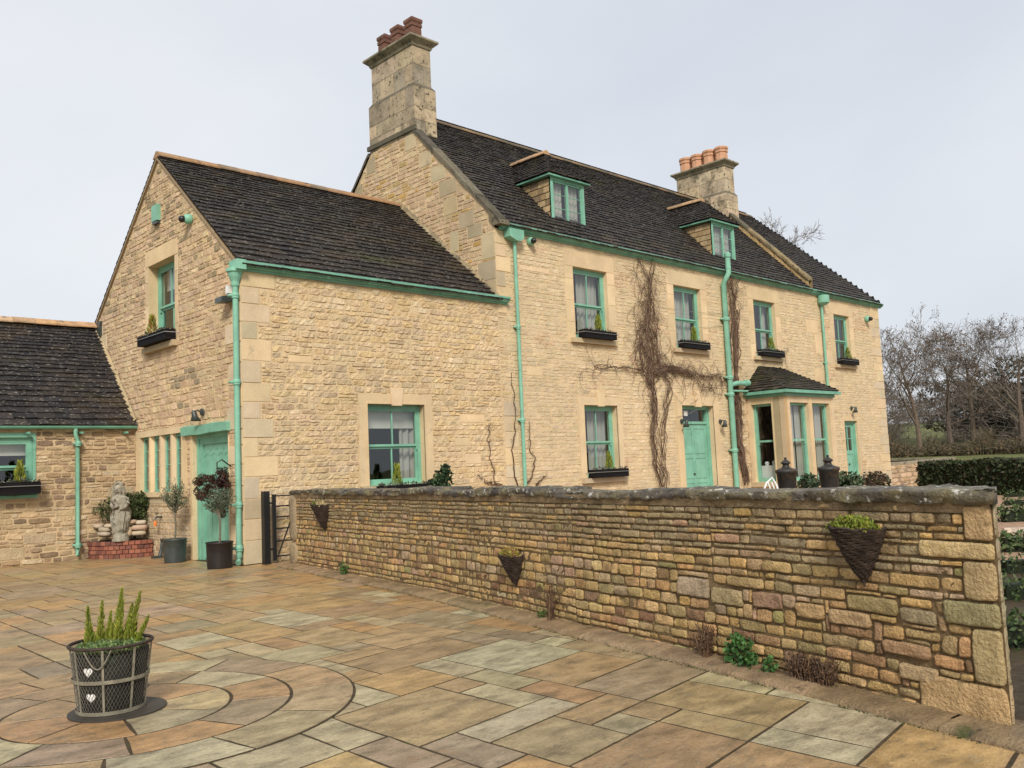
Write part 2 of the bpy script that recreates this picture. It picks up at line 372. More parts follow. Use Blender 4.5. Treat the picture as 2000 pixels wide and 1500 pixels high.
obj('gable_wall', mg, ['stone', 'mortar_old', 'ashlar'], house)

# ---- rest of the shell: back and far end walls, plain coursed stone
bk = MB()
mB1 = lambda s, t, d: (s, 21.69+d, t); mB2 = lambda s, t, d: (s, 22.2+d, t); mE = lambda s, t, d: (33.76+d, s, t)
panel(bk, mB1, XG, XM, 0, 5.25, [], m=1); panel(bk, mB2, XM, 33.76, 0, 6.98, [], m=1); panel(bk, mE, YF, 22.2, 0, 6.98, [], m=1); panel(bk, mM, 21.69, 22.2, 0, 5.3, [], m=1)
rubble(bk, mE, YF, 22.2, 0, 6.98, [], (.12, .18), (.25, .6), CREAM, res=.3)
obj('rear_wall', bk, ['stone', 'mortar'], house)

# ------------------------------------------------------------------ windows
def window(o, mp, name='window', cur=None, sill=True, lintel=.42, side=.30, key=False, pv=2, depth=.12, blind=0, mould=False, sash=True, sillw=.2, halves=2, surround=True, proud=.006):
    a, b, c, d = o
    # dressed surround with the reveal faces
    sb = MB(); bc = sh(BUFF, .05)
    D = -(depth+.14); DR_ = -(depth+.03)
    for (p, q, r, s2) in ((a, a, c, d), (b, b, c, d)):
        sb.add([mp(p, c, proud), mp(p, d, proud), mp(p, d, DR_), mp(p, c, DR_)], [(0, 1, 2, 3)], bc)
    sb.add([mp(a, d, proud), mp(b, d, proud), mp(b, d, DR_), mp(a, d, DR_)], [(0, 1, 2, 3)], bc)
    sb.add([mp(a, c, proud), mp(b, c, proud), mp(b, c, DR_), mp(a, c, DR_)], [(0, 1, 2, 3)], bc)
    if surround:
        if mould:
            sb.mbox(mp, a-side, b+side, d+.001, d+lintel, -.01, .022, bc)
            for x0, x1 in ((a-side, a), (b, b+side)): sb.mbox(mp, x0, x1, c, d, -.01, .021, bc)
            sb.mbox(mp, a-.03, b+.03, d-.0, d+.03, .022, .034, sh(BUFF, .05))
            for x0, x1 in ((a-.03, a), (b, b+.03)): sb.mbox(mp, x0, x1, c, d, .021, .034, bc)
        else:
            block(sb, mp, a-side, b+side, d, d+lintel, .010, sh(BUFF, .05))
            zz = c-.12 if sill else c; k = 0
            while zz < d-.02:
                h = min(U(.38, .6), d-zz)
                if d-zz-h < .15: h = d-zz
                for x0, x1 in ((a-side, a), (b, b+side)):
                    block(sb, mp, x0, x1, zz, zz+h, .008, sh(BUFF, .09))
                zz += h
    if key:
        m_ = (a+b)/2
        pts = [mp(m_-.12, d-.03, .05), mp(m_+.12, d-.03, .05), mp(m_+.17, d+lintel+.13, .05), mp(m_-.17, d+lintel+.13, .05)]
        q = [mp(m_-.12, d-.03, 0), mp(m_+.12, d-.03, 0), mp(m_+.17, d+lintel+.13, 0), mp(m_-.17, d+lintel+.13, 0)]
        sb.add(pts+q, [(0, 1, 2, 3), (0, 1, 5, 4), (1, 2, 6, 5), (2, 3, 7, 6), (3, 0, 4, 7)], sh(BUFF, .05))
    # frame
    f = MB(); fw = .075
    d1, d0 = -depth, -depth-.12
    if sash:
        f.mbox(mp, a, b, d-fw*1.15, d, d0, d1); f.mbox(mp, a, a+fw, c, d-fw*1.15, d0, d1+.001); f.mbox(mp, b-fw, b, c, d-fw*1.15, d0, d1+.001); f.mbox(mp, a+fw, b-fw, c, c+.05, d0, d1+.02)
        i0, i1, j0, j1 = a+fw, b-fw, c+.05, d-fw*1.15
        mid = j0+(j1-j0)*.49
        st = .045
        for (y0, y1, z0) in ((mid, j1, -depth-.045), (j0, mid, -depth-.085)):
            z1 = z0+.038
            f.mbox(mp, i0, i0+st, y0, y1, z0, z1); f.mbox(mp, i1-st, i1, y0, y1, z0, z1)
            f.mbox(mp, i0+st, i1-st, y1-.045, y1, z0, z1-.001)
            f.mbox(mp, i0+st, i1-st, y0, y0+(.075 if y0 == j0 else .045), z0, z1-.001)
            for k in range(1, pv):
                x = i0+(i1-i0)*k/pv; f.mbox(mp, x-.013, x+.013, y0+.04, y1-.04, z0+.004, z1-.004)
        for x0, x1 in ((i0+.005, i0+.035), (i1-.035, i1-.005)): f.mbox(mp, x0, x1, mid-.075, mid-.002, -depth-.045, -depth-.012)
        g = MB()
        g.add([mp(i0, mid, -depth-.028), mp(i1, mid, -depth-.028), mp(i1, j1, -depth-.028), mp(i0, j1, -depth-.028)], [(0, 1, 2, 3)])
        g.add([mp(i0, j0, -depth-.068), mp(i1, j0, -depth-.068), mp(i1, mid, -depth-.068), mp(i0, mid, -depth-.068)], [(0, 1, 2, 3)])
    fo = obj(name, f, 'paint', house)
    obj('glass', g, 'glass', fo)
    obj('surround', sb, 'ashlar', fo)
    if sill:
        s = MB(); s.mbox(mp, a-sillw, b+sillw, c-.12, c-.005, -.02, .11, sh(GREYS, .05)); obj('sill', s, 'ashlar', fo)
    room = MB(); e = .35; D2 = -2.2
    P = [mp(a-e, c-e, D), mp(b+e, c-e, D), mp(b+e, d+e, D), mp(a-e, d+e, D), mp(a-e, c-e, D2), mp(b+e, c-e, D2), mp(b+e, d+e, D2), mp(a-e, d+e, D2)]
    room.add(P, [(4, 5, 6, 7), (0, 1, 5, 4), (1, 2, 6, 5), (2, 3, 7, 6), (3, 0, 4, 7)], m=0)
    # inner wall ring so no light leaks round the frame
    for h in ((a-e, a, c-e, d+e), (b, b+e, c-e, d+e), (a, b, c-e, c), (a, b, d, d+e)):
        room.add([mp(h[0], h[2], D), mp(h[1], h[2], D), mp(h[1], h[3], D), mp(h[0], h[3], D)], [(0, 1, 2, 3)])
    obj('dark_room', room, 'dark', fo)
    for (x0, x1) in (cur or []):
        cb = MB(); n = max(8, int((x1-x0)/.03)); vs = []
        for k in range(n+1):
            x = x0+(x1-x0)*k/n; dd = D-.10+.035*math.sin(k*1.25)+U(-.008, .008)
            for t in (c-.1, (c+d)/2, d+.05): vs.append(mp(x, t, dd*(1 if t > c else 1.02)))
        cb.add(vs, [(k*3+j, k*3+3+j, k*3+4+j, k*3+1+j) for k in range(n) for j in range(2)])
        obj('curtain', cb, 'curtain', fo, smooth=True)
    if blind:
        bb = MB(); bb.mbox(mp, a+.05, b-.05, d-blind, d+.05, D-.05, D-.04); obj('blind', bb, 'blind', fo)
    return fo
w = W1
window(w[0], mF, cur=[(16.85, 17.62)]); window(w[1], mF, cur=[(20.6, 21.8)]); window(w[2], mF, cur=[(25.7, 26.0)]); window(w[3], mF, cur=[])
window(W0, mF, cur=[(11.15, 11.5)], blind=.47, mould=True, lintel=.2, side=.21, key=True, depth=.14)
window(W5, mF, cur=[(17.05, 17.75)], mould=True, lintel=.21, side=.19, key=True, depth=.16)
window(GW, mG, cur=[(17.45, 18.2)], blind=.5, lintel=.34, side=.15, depth=.2, sillw=.12)

# mullioned four light window in the gable
mu = MB()
mu.mbox(mG, MU[0]-.16, MU[1]+.16, MU[3], 2.58, -.02, .03, sh(BUFF, .04))
mu.mbox(mG, MU[0]-.14, MU[1]+.14, 1.20, MU[2], -.02, .05, sh(BUFF, .04))
block(mu, mG, MU[0]-.16, MU[1]+.16, 1.06, 1.2, .006, sh(GREYS, .04))
edges = [MU[0]-.16]+[MU[0]+(MU[1]-MU[0])*k/4 for k in range(5)]+[MU[1]+.16]
lw = (MU[1]-MU[0])/4
for x in [MU[0]+lw*k for k in range(1, 4)]:
    P = [(-.07, -.2), (-.07, -.05), (-.035, .015), (.035, .015), (.07, -.05), (.07, -.2)]
    mu.add([mG(x+px, MU[2], pd) for px, pd in P]+[mG(x+px, MU[3], pd) for px, pd in P], [(i, i+1, i+7, i+6) for i in range(5)], sh(BUFF, .05))
for x0, x1 in ((MU[0]-.16, MU[0]+.04), (MU[1]-.04, MU[1]+.16)): mu.mbox(mG, x0, x1, MU[2], MU[3], -.2, .029, sh(BUFF, .05))
mo = obj('mullion_window', mu, 'ashlar', house)
fr = MB(); gl = MB(); rm = MB()
for k in range(4):
    a = MU[0]+lw*k+(.07 if k else .04); b = MU[0]+lw*(k+1)-(.07 if k < 3 else .04)
    for (p, q, r, s2) in ((a, b, MU[2], MU[2]+.05), (a, b, MU[3]-.05, MU[3]), (a, a+.045, MU[2]+.05, MU[3]-.05), (b-.045, b, MU[2]+.05, MU[3]-.05)):
        fr.mbox(mG, p, q, r, s2, -.11, -.065)
    gl.add([mG(a, MU[2], -.085), mG(b, MU[2], -.085), mG(b, MU[3], -.085), mG(a, MU[3], -.085)], [(0, 1, 2, 3)])
    for t in (1.55, 1.85, 2.15): fr.mbox(mG, a+.045, b-.045, t-.008, t+.008, -.088, -.078)
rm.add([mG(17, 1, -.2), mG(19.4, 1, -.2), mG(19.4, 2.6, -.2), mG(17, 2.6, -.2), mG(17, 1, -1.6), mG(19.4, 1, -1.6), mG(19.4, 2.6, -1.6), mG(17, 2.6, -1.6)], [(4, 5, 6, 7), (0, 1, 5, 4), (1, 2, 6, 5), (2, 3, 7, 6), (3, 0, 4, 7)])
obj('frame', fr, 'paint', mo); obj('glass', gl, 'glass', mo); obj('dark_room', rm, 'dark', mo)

# ------------------------------------------------------------------ doors
def door(o, mp, glazed=0, light=0, wood=False, name='door', frame=.1, depth=.12):
    a, b, c, d = o
    f = MB()
    f.mbox(mp, a, a+frame, c, d, -depth-.1, -depth+.03); f.mbox(mp, b-frame, b, c, d, -depth-.1, -depth+.03); f.mbox(mp, a+frame, b-frame, d-frame, d, -depth-.1, -depth+.029)
    f.mbox(mp, a, a+frame*.45, c, d, -depth+.03, -depth+.055); f.mbox(mp, b-frame*.45, b, c, d, -depth+.03, -depth+.055); f.mbox(mp, a+frame*.45, b-frame*.45, d-frame*.45, d, -depth+.03, -depth+.054)
    la, lb, lc, ld = a+frame, b-frame, c+.03, d-frame
    if light:
        f.mbox(mp, la, lb, ld-light-.07, ld-light, -depth-.08, -depth+.02); ld2 = ld-light-.07
    else: ld2 = ld
    L = MB(); z1 = -depth-.02
    if wood:
        n = 4
        for k in range(n):
            x0 = la+(lb-la)*k/n; x1 = la+(lb-la)*(k+1)/n
            L.mbox(mp, x0+.004, x1-.004, lc, ld2, z1-.04, z1)
            L.mbox(mp, x0-.02 if k else x0, x0+.02, lc+.2, ld2-.15, z1, z1+.012)
            # pointed heads of the tracery panels
            for q in range(6):
                t = q/6; L.mbox(mp, x0+.02+(x1-x0-.04)*t, x0+.02+(x1-x0-.04)*(t+1/6), ld2-.17-.06*abs(t+1/12-.5)*2, ld2-.1, z1, z1+.012)
        L.mbox(mp, la, lb, ld2-.1, ld2, z1, z1+.014); L.mbox(mp, la, lb, lc, lc+.22, z1, z1+.014)
        L.mbox(mp, lb-.025, lb, lc+.22, ld2-.1, z1, z1+.013)
    else:
        top = ld2-(glazed if glazed else 0)
        L.mbox(mp, la, lb, lc, top, z1-.04, z1)
        if glazed:
            for x0, x1, y0, y1 in ((la, la+.11, top, ld2), (lb-.11, lb, top, ld2), (la+.11, lb-.11, ld2-.12, ld2), ((la+lb)/2-.02, (la+lb)/2+.02, top, ld2-.12), (la+.11, lb-.11, top+.4, top+.43)):
                L.mbox(mp, x0, x1, y0, y1, z1-.04, z1)
        # raised rails round sunk panels
        rows = [(lc+.12, lc+.75), (lc+.87, lc+1.45), (lc+1.57, top-.12)] if not glazed else [(lc+.12, top-.12)]
        m_ = (la+lb)/2
        for (y0, y1) in rows:
            for x0, x1 in (((la+.1, m_-.05), (m_+.05, lb-.1)) if not glazed else ((la+.1, lb-.1),)):
                for q in ((x0, x1, y0, y0+.018), (x0, x1, y1-.018, y1), (x0, x0+.018, y0+.018, y1-.018), (x1-.018, x1, y0+.018, y1-.018)):
                    L.mbox(mp, *q, z1, z1+.014)
    do = obj(name, L, 'paint', house); obj('door_frame', f, 'paint', do)
    if glazed or light:
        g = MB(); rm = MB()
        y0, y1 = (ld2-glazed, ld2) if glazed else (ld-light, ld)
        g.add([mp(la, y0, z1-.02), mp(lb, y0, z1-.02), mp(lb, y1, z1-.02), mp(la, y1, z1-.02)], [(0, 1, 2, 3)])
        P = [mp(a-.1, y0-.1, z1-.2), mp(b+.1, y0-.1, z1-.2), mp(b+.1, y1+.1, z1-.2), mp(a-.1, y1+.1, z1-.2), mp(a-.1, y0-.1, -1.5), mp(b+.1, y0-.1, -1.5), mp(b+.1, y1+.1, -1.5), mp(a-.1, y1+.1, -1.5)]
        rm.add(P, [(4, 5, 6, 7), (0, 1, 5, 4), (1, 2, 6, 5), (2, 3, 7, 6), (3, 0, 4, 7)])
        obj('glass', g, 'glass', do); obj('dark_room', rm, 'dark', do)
    k = MB(); kx = lb-.1 if not wood else lb-.12
    k.lathe((0, 0, 0), [(.012, 0), (.03, .01), (.035, .03), (.02, .05)], 10)
    kv = k.v[:]; k.v = [mp((la+.35 if wood else (la+lb)/2-.05)+v[0], c+1.02+v[1], z1+v[2]) for v in kv]
    obj('door_knob', k, 'pewter', do, smooth=True)
    rv = MB()
    for p in (a, b): rv.add([mp(p, c, .006), mp(p, d, .006), mp(p, d, -depth-.2), mp(p, c, -depth-.2)], [(0, 1, 2, 3)], sh(BUFF, .05))
    rv.add([mp(a, d, .006), mp(b, d, .006), mp(b, d, -depth-.2), mp(a, d, -depth-.2)], [(0, 1, 2, 3)], sh(BUFF, .05))
    return do, rv
do, rv = door(DR, mF, light=.34, depth=.2)
rv.mbox(mF, DR[0]-.28, DR[1]+.28, DR[3], DR[3]+.26, -.01, .022, sh(BUFF, .03))
for x0, x1 in ((DR[0]-.28, DR[0]), (DR[1], DR[1]+.28)): rv.mbox(mF, x0, x1, 0, DR[3], -.01, .021, sh(BUFF, .05))
m_ = (DR[0]+DR[1])/2
rv.add([mF(m_-.14, 2.96, .05), mF(m_+.14, 2.96, .05), mF(m_+.2, 3.42, .05), mF(m_-.2, 3.42, .05), mF(m_-.14, 2.96, 0), mF(m_+.14, 2.96, 0), mF(m_+.2, 3.42, 0), mF(m_-.2, 3.42, 0)], [(0, 1, 2, 3), (0, 1, 5, 4), (1, 2, 6, 5), (2, 3, 7, 6), (3, 0, 4, 7)], sh(BUFF, .05))
obj('surround', rv, 'ashlar', do)
wt = MB(); wt.mbox(mF, 20.95, 21.13, 2.72, 2.86, -.19, -.185); obj('paper_notice', wt, 'white', do)
do, rv = door(SD, mF, glazed=.95, depth=.14, frame=.09)
block(rv, mF, SD[0]-.08, SD[1]+.08, SD[3], SD[3]+.16, .008, sh(BUFF, .05))
for x0, x1 in ((SD[0]-.08, SD[0]), (SD[1], SD[1]+.08)): block(rv, mF, x0, x1, 0, SD[3], .008, sh(BUFF, .05))
obj('surround', rv, 'ashlar', do)
do, rv = door((GD[0], GD[1], 0.0, GD[3]), mG, wood=True, frame=.2, depth=.13)
for x0, x1 in ((GD[0]-.03, GD[0]), (GD[1], GD[1]+.1)): block(rv, mG, x0, x1, 0, GD[3], .02, sh(BUFF, .05))
obj('surround', rv, 'ashlar', do)
ln = MB(); vs = []; n = 12
for k in range(n+1):
    y = 15.06+(17.0-15.06)*k/n
    for (t, d) in ((2.36, .0), (2.37, .09), (2.53, .10), (2.55, .0)):
        vs.append(mG(y, t+.02*nz(y*2, t*5)+(-.02 if k in (0, n) and t > 2.5 else 0)+(.03*abs(k/n-.5) if t > 2.5 else 0), d+.01*nz(y*3, 1, 2)))
ln.add(vs, [(k*4+j, k*4+4+j, k*4+5+j, k*4+1+j) for k in range(n) for j in range(3)]+[(0, 1, 2, 3), (n*4, n*4+1, n*4+2, n*4+3)])
obj('door_lintel', ln, 'paint', house)

# ------------------------------------------------------------------ roofs
SL = [(0.0276, 0.0226, 0.0205), (0.023, 0.0189, 0.018), (0.0322, 0.0263, 0.023), (0.0253, 0.0221, 0.021), (0.0368, 0.0294, 0.024), (0.0207, 0.0168, 0.016), (0.0299, 0.0252, 0.023)]
def slates(mb, P0, Ud, Vd, L, Hh, exp=(.22, .12), ulim=None, skip=None, wd=(.16, .34), thick=.030, pal=SL, m=0):
    P0 = Vector(P0); Ud = Vector(Ud).normalized(); Vd = Vector(Vd).normalized(); N = Ud.cross(Vd)
    if N.z < 0: N = -N
    v = 0; k = 0
    while v < Hh:
        e = exp[0]+(exp[1]-exp[0])*v/Hh; e = min(e, Hh-v+.02)
        u0, u1 = ulim(v, v+e) if ulim else (0, L)
        u = u0-U(0, wd[0])
        while u < u1:
            w = U(*wd)*(.6+.5*e/exp[0])
            if u1-u-w < .08: w = u1-u+.001
            a, b = max(u, u0), min(u+w, u1)
            if b-a > .02 and not (skip and skip((a+b)/2, v)):
                g = .003; th = thick*U(.7, 1.3); dv = U(-.012, .012); l1 = e*1.25+.03
                hi = th+.014; hb = .004+U(0, .004)
                def p(uu, vv, hh): return P0+Ud*uu+Vd*vv+N*hh
                t1, t2 = U(-.004, .004), U(-.004, .004); s1, s2 = U(-.01, .01), U(-.01, .01)
                vs = [p(a+g, v+dv+s1, hi-th), p(b-g, v+dv+s2, hi-th), p(a+g, v+dv+s1, hi+t1), p(b-g, v+dv+s2, hi+t2), p(a+g, v+l1, hb), p(b-g, v+l1, hb)]
                mb.add(vs, [(0, 1, 3, 2), (2, 3, 5, 4), (0, 2, 4), (1, 5, 3)], sh(rng.choice(pal), .2), m)
            u += w
        v += e; k += 1
def ridge(mb, a, b, wdt=.17, drop=.11, seg=.45, cols=((.34, .20, .105), (.28, .18, .11), (.23, .165, .11), (.37, .23, .13)), slope=None, r=.03):
    a = Vector(a)+Vector((0, 0, .035)); b = Vector(b)+Vector((0, 0, .035)); L = (b-a).length; d = (b-a).normalized(); sd = Vector((d.y, -d.x, 0)).normalized()
    n = max(1, round(L/seg))
    for k in range(n):
        p = a+d*(L*k/n+.004); q = a+d*(L*(k+1)/n-.004); o = U(-.006, .006)
        vs = []
        for e in (p, q):
            for (x, z) in ((-wdt, -drop), (-wdt*.5, -drop*.42), (-.03, .0), (.03, .0), (wdt*.5, -drop*.42), (wdt, -drop), (wdt, -drop-.03), (-wdt, -drop-.03)):
                vs.append(e+sd*x+Vector((0, 0, z+r+o)))
        mb.add(vs, [(i, i+1, i+9, i+8) for i in range(7)]+[(7, 0, 8, 15), tuple(range(8)), tuple(range(8, 16))], sh(rng.choice(cols), .15))
def deck(mb, *quads):
    for q in quads: mb.add(q, [tuple(range(len(q)))], (.02, .02, .02))

# wing roof
wr = MB(); x0, x1 = XG-.05, XM-.0; sl = Vector((0, 1, .832)).normalized(); H = (GAP-14.5)/sl.y
slates(wr, (x0, 14.47, 5.27), (1, 0, 0), (0, 1, .832), x1-x0, H)
slates(wr, (x0, 21.85, 5.27), (1, 0, 0), (0, -1, .832), x1-x0, H)
deck(wr, [(x0+.02, 14.5, 5.26), (x1, 14.5, 5.26), (x1, GAP, 8.31), (x0+.02, GAP, 8.31)], [(x0+.02, 21.82, 5.26), (x1, 21.82, 5.26), (x1, GAP, 8.31), (x0+.02, GAP, 8.31)])
ro = obj('wing_roof', wr, 'slate', house)
rt = MB(); ridge(rt, (x0-.01, GAP, 8.36), (x1, GAP, 8.36)); obj('ridge_tiles', rt, 'ridge', ro)
vg = MB()   # mortar verge under the slates
for s, e in ((14.55, GAP), (21.8, GAP)):
    z0, z1 = 5.27, 8.31
    vg.add([(x0-.0, s, z0-.05), (x0, s, z0-.0), (x0, e, z1), (x0, e, z1-.06), (XG+.05, s, z0-.05), (XG+.05, e, z1-.06)], [(0, 1, 2, 3), (0, 3, 5, 4)], (.33, .25, .16))
for (ya, yb) in ((18.16, 21.9),):
    P = [(XG-.10, ya, 8.37), (XG-.10, yb, 8.37-.832*(yb-ya)), (XG-.10, yb, 8.37-.832*(yb-ya)-.07), (XG-.10, ya, 8.30)]
obj('verge_mortar', vg, 'ashlar', ro)
fl = MB()  # mortar flashing where the wing roof meets the main gable
for (ya, za, yb, zb) in ((14.55, 5.33, GAP, 8.38), (21.75, 5.33, GAP, 8.38)):
    n = 14
    for k in range(n):
        t0, t1 = k/n, (k+1)/n; s = .09+U(-.015, .02)
        A = (XM, ya+(yb-ya)*t0, za+(zb-za)*t0+s); B = (XM, ya+(yb-ya)*t1, za+(zb-za)*t1+s)
        fl.add([(XM-.02, A[1], A[2]), (XM-.02, B[1], B[2]), (XM-.13, B[1], B[2]-s), (XM-.13, A[1], A[2]-s)], [(0, 1, 2, 3)], sh((.30, .24, .15), .15))
obj('flashing', fl, 'weathered', ro)

# main roof, left part between gable and party parapet, right part hipped
K = 1.02; X2 = 28.35
def dorm_skip(xc):
    def f(u, v): return False
    return f
D1, D2 = 16.86, 24.06
Hm = 3.95*math.hypot(1, K)
def skipm(u, v):
    x = XM+.25+u; y = 14.45+v/math.hypot(1, K)
    return any(abs(x-c) < .60 and 15.2 < y < 16.2 for c in (D1, D2))
mr_ = MB()
slates(mr_, (XM+.25, 14.45, 7.02), (1, 0, 0), (0, 1, K), X2-XM-.25, Hm, exp=(.19, .105), skip=skipm, wd=(.14, .30))
deck(mr_, [(XM+.02, 14.5, 7.03), (X2, 14.5, 7.03), (X2, MAP, 7.03+K*3.9), (XM+.02, MAP, 7.03+K*3.9)], [(XM+.02, 22.3, 7.03), (33.8, 22.3, 7.03), (X2+3, MAP, 7.03+K*3.9), (XM+.02, MAP, 7.03+K*3.9)])
HX = 31.3   # hip apex x
def lim(v0, v1):
    t = (v0+v1)/2/Hm; return (0, (33.86+(HX-33.86)*t)-(X2+.3))
slates(mr_, (X2+.3, 14.45, 7.02), (1, 0, 0), (0, 1, K), 1, Hm*.99, exp=(.20, .12), ulim=lim, wd=(.16, .34))
hk = (33.86-HX)
def lim2(v0, v1):
    t = (v0+v1)/2/math.hypot(hk, 3.95); t = min(1, t); return (3.95*t, 7.9-3.95*t)
slates(mr_, (33.88, 14.45, 7.02), (0, 1, 0), (-hk, 0, 3.95*K), 1, math.hypot(hk, 3.95*K)*.99, exp=(.2, .12), ulim=lambda a, b: (3.95*min(1, (a+b)/2/math.hypot(hk, 3.95*K)), 7.9-3.95*min(1, (a+b)/2/math.hypot(hk, 3.95*K))))
deck(mr_, [(X2+.2, 14.5, 7.03), (33.8, 14.5, 7.03), (HX, MAP, 10.98), (X2+.2, MAP, 10.98)], [(33.8, 14.5, 7.03), (33.8, 22.3, 7.03), (HX, MAP, 10.98)])
slates(mr_, (XM+.25, 22.35, 7.02), (1, 0, 0), (0, -1, K), 17, Hm, exp=(.3, .2), wd=(.3, .5))
mr = obj('main_roof', mr_, 'slate', house)
rt = MB(); dull = ((.20, .15, .10), (.16, .13, .09), (.25, .17, .10))
ridge(rt, (XM+1.0, MAP, 11.03), (X2, MAP, 11.03), cols=dull); obj('ridge_tiles', rt, 'ridge', mr)
rt = MB(); ridge(rt, (X2+.9, MAP, 11.02), (HX, MAP, 11.02), cols=dull); obj('ridge_tiles', rt, 'ridge', mr)

def coping(x0, x1, ya, yb, zlift=.16, name='gable_coping', side=True, cc=((.10, .095, .075), (.16, .145, .10), (.13, .12, .10), (.24, .21, .15))):
    cp = MB()
    z = lambda y: 7.06+K*(min(y, 2*MAP-y)-14.5)+zlift
    n = max(1, round(abs(yb-ya)/.72)); sgn = 1 if yb > ya else -1
    for k in range(n):
        a = ya+(yb-ya)*k/n+.006*sgn; b = ya+(yb-ya)*(k+1)/n-.006*sgn; o = U(-.012, .012); th = .10
        c = sh(rng.choice(cc), .15); m = 4; vs = []
        for j in range(m+1):
            y = a+(b-a)*j/m
            for (x, dz) in ((x0, -.0), (x0, th), (x0+.04, th+.02), (x1-.04, th+.02), (x1, th), (x1, 0)):
                vs.append((x+U(-.008, .008), y, z(y)+dz+o+U(-.008, .008)))
        cp.add(vs, [(j*6+i, j*6+i+1, j*6+7+i, j*6+6+i) for j in range(m) for i in range(5)]+[tuple(range(6)), tuple(range(m*6, m*6+6))], c)
    co_ = obj(name, cp, 'weathered', house)
    if side:
        sd = MB()
        for xs in (x0+.05, x1-.05):
            mp = lambda s, t, d, xs=xs: (xs+(-d if xs < (x0+x1)/2 else d), s, z(s)+t-.32)
            lo, hi = min(ya, yb), max(ya, yb)
            s = lo
            while s < hi:
                w_ = U(.25, .55); e = min(s+w_, hi)
                stone(sd, mp, s, e, -.1, .33, .01, U(.0, .03), sh((.50, .355, .17), .12), res=.08, rough=.01, warp=.02)
                s = e
            sd.add([mp(lo, -.2, 0), mp(hi, -.2, 0), mp(hi, .33, 0), mp(lo, .33, 0)], [(0, 1, 2, 3)], (.36, .26, .13))
        obj('parapet_side', sd, 'stone', co_)
    return co_
DC = ((.075, .07, .055), (.11, .10, .075), (.09, .085, .075), (.16, .14, .10))
coping(XM-.05, XM+.25, 14.42, 17.45, zlift=.06, side=False, cc=DC); coping(XM-.05, XM+.25, 22.3, 19.45, zlift=.06, side=False, cc=DC)
kn = MB()  # kneeler stone at the foot of the gable coping
kn.prism([(XM-.05, 14.38, 7.02), (XM-.05, 14.38, 7.10), (XM-.05, 14.5, 7.2), (XM-.05, 14.75, 7.4), (XM-.05, 14.75, 7.2), (XM-.05, 14.6, 7.02)], (.31, 0, 0), (.22, .19, .13)); obj('kneeler', kn, 'weathered', house)
coping(X2, X2+.34, 14.6, 17.5, zlift=.26, cc=((.17, .14, .09), (.26, .20, .11), (.12, .11, .08)))

# ------------------------------------------------------------------ chimneys
def chimney(x0, x1, y0, y1, zb, zs, zt, pots, pm, pr, ph, inset=(.04, .10, .05, .12), cap=.17, capz=.27, cols=(GREYS,)):
    c = MB()
    def wall(xa, xb, ya, yb, za, zb_, hh):
        mps = [(lambda s, t, d: (xa-d, s, t), ya, yb), (lambda s, t, d: (xb+d, s, t), ya, yb), (lambda s, t, d: (s, ya-d, t), xa, xb), (lambda s, t, d: (s, yb+d, t), xa, xb)]
        z = za; k = 0
        while z < zb_-.01:
            h = min(U(*hh), zb_-z)
            if zb_-z-h < .15: h = zb_-z
            for mp, a, b in mps:
                s = a; off = (k % 2)*.35+.35
                while s < b-.01:
                    w_ = off if s == a else U(.45, .8)
                    e = b if b-s-w_ < .2 else s+w_
                    block(c, mp, s, e, z, z+h, .006, sh(rng.choice(cols), .14), gap=.006); s = e
            z += h; k += 1
        c.box(xa, xb, ya, yb, za, zb_, (.25, .21, .15))
    wall(x0, x1, y0, y1, zb, zs, (.28, .42))
    # weathered shoulder
    a, b, e, f = x0+inset[0], x1-inset[1], y0+inset[2], y1-inset[3]
    c.add([(x0-.005, y0-.005, zs), (x1, y0-.005, zs), (x1, y1, zs), (x0-.005, y1, zs), (a, e, zs+.1), (b, e, zs+.1), (b, f, zs+.1), (a, f, zs+.1)], [(0, 1, 5, 4), (1, 2, 6, 5), (2, 3, 7, 6), (3, 0, 4, 7)], (.17, .15, .11))
    wall(a, b, e, f, zs+.02, zt, (.5, .62))
    ch = obj('chimney', c, 'weathered', house)
    cp = MB(); rings = [(0, 0), (.03, .02), (.05, .08), (cap*.75, .15), (cap, .19), (cap, capz-.03), (cap*.5, capz)]
    vs = []
    for o, z in rings: vs += [(a-o, e-o, zt+z), (b+o, e-o, zt+z), (b+o, f+o, zt+z), (a-o, f+o, zt+z)]
    cp.add(vs, [(i*4+k, i*4+(k+1) % 4, i*4+4+(k+1) % 4, i*4+4+k) for i in range(len(rings)-1) for k in range(4)]+[tuple(range(len(vs)-4, len(vs)))], (.30, .265, .185))
    obj('chimney_cap', cp, 'weathered', ch)
    for k in range(pots):
        y = e+(f-e)*(k+.5)/pots; p = MB(); x = (a+b)/2; r = pr*1.2
        h = ph*(1 if k % 2 else .97)
        p.lathe((x, y, zt+capz-.02), [(r*.92, 0), (r*.88, h*.55), (r*.85, h*.62), (r*.98, h*.64), (r*.98, h*.76), (r*.9, h*.78), (r*1.05, h*.86), (r*1.05, h*.97), (r*.95, h), (r*.75, h), (r*.7, h*.7)], sq=4 if pm == 'pot1' else 8)
        obj('chimney_pot', p, pm, ch)
chimney(XM-.01, XM+.72, 17.42, 19.40, 10.1, 11.36, 12.44, 3, 'pot1', .205, .66, cols=((.42, .34, .235), (.50, .395, .27), (.33, .275, .20), (.45, .36, .25)))
chimney(X2-.02, X2+.75, 17.55, 19.85, 10.0, 11.26, 12.28, 4, 'pot2', .215, .62, cols=((.58, .46, .31), (.55, .44, .30), (.50, .41, .29)))
bd = MB()  # sloping weathered string at the chimney foot on the gable
bd.mbox(mM, 17.35, 19.47, 10.16, 10.28, 0, .06, (.12, .11, .08)); obj('string_course', bd, 'weathered', house)

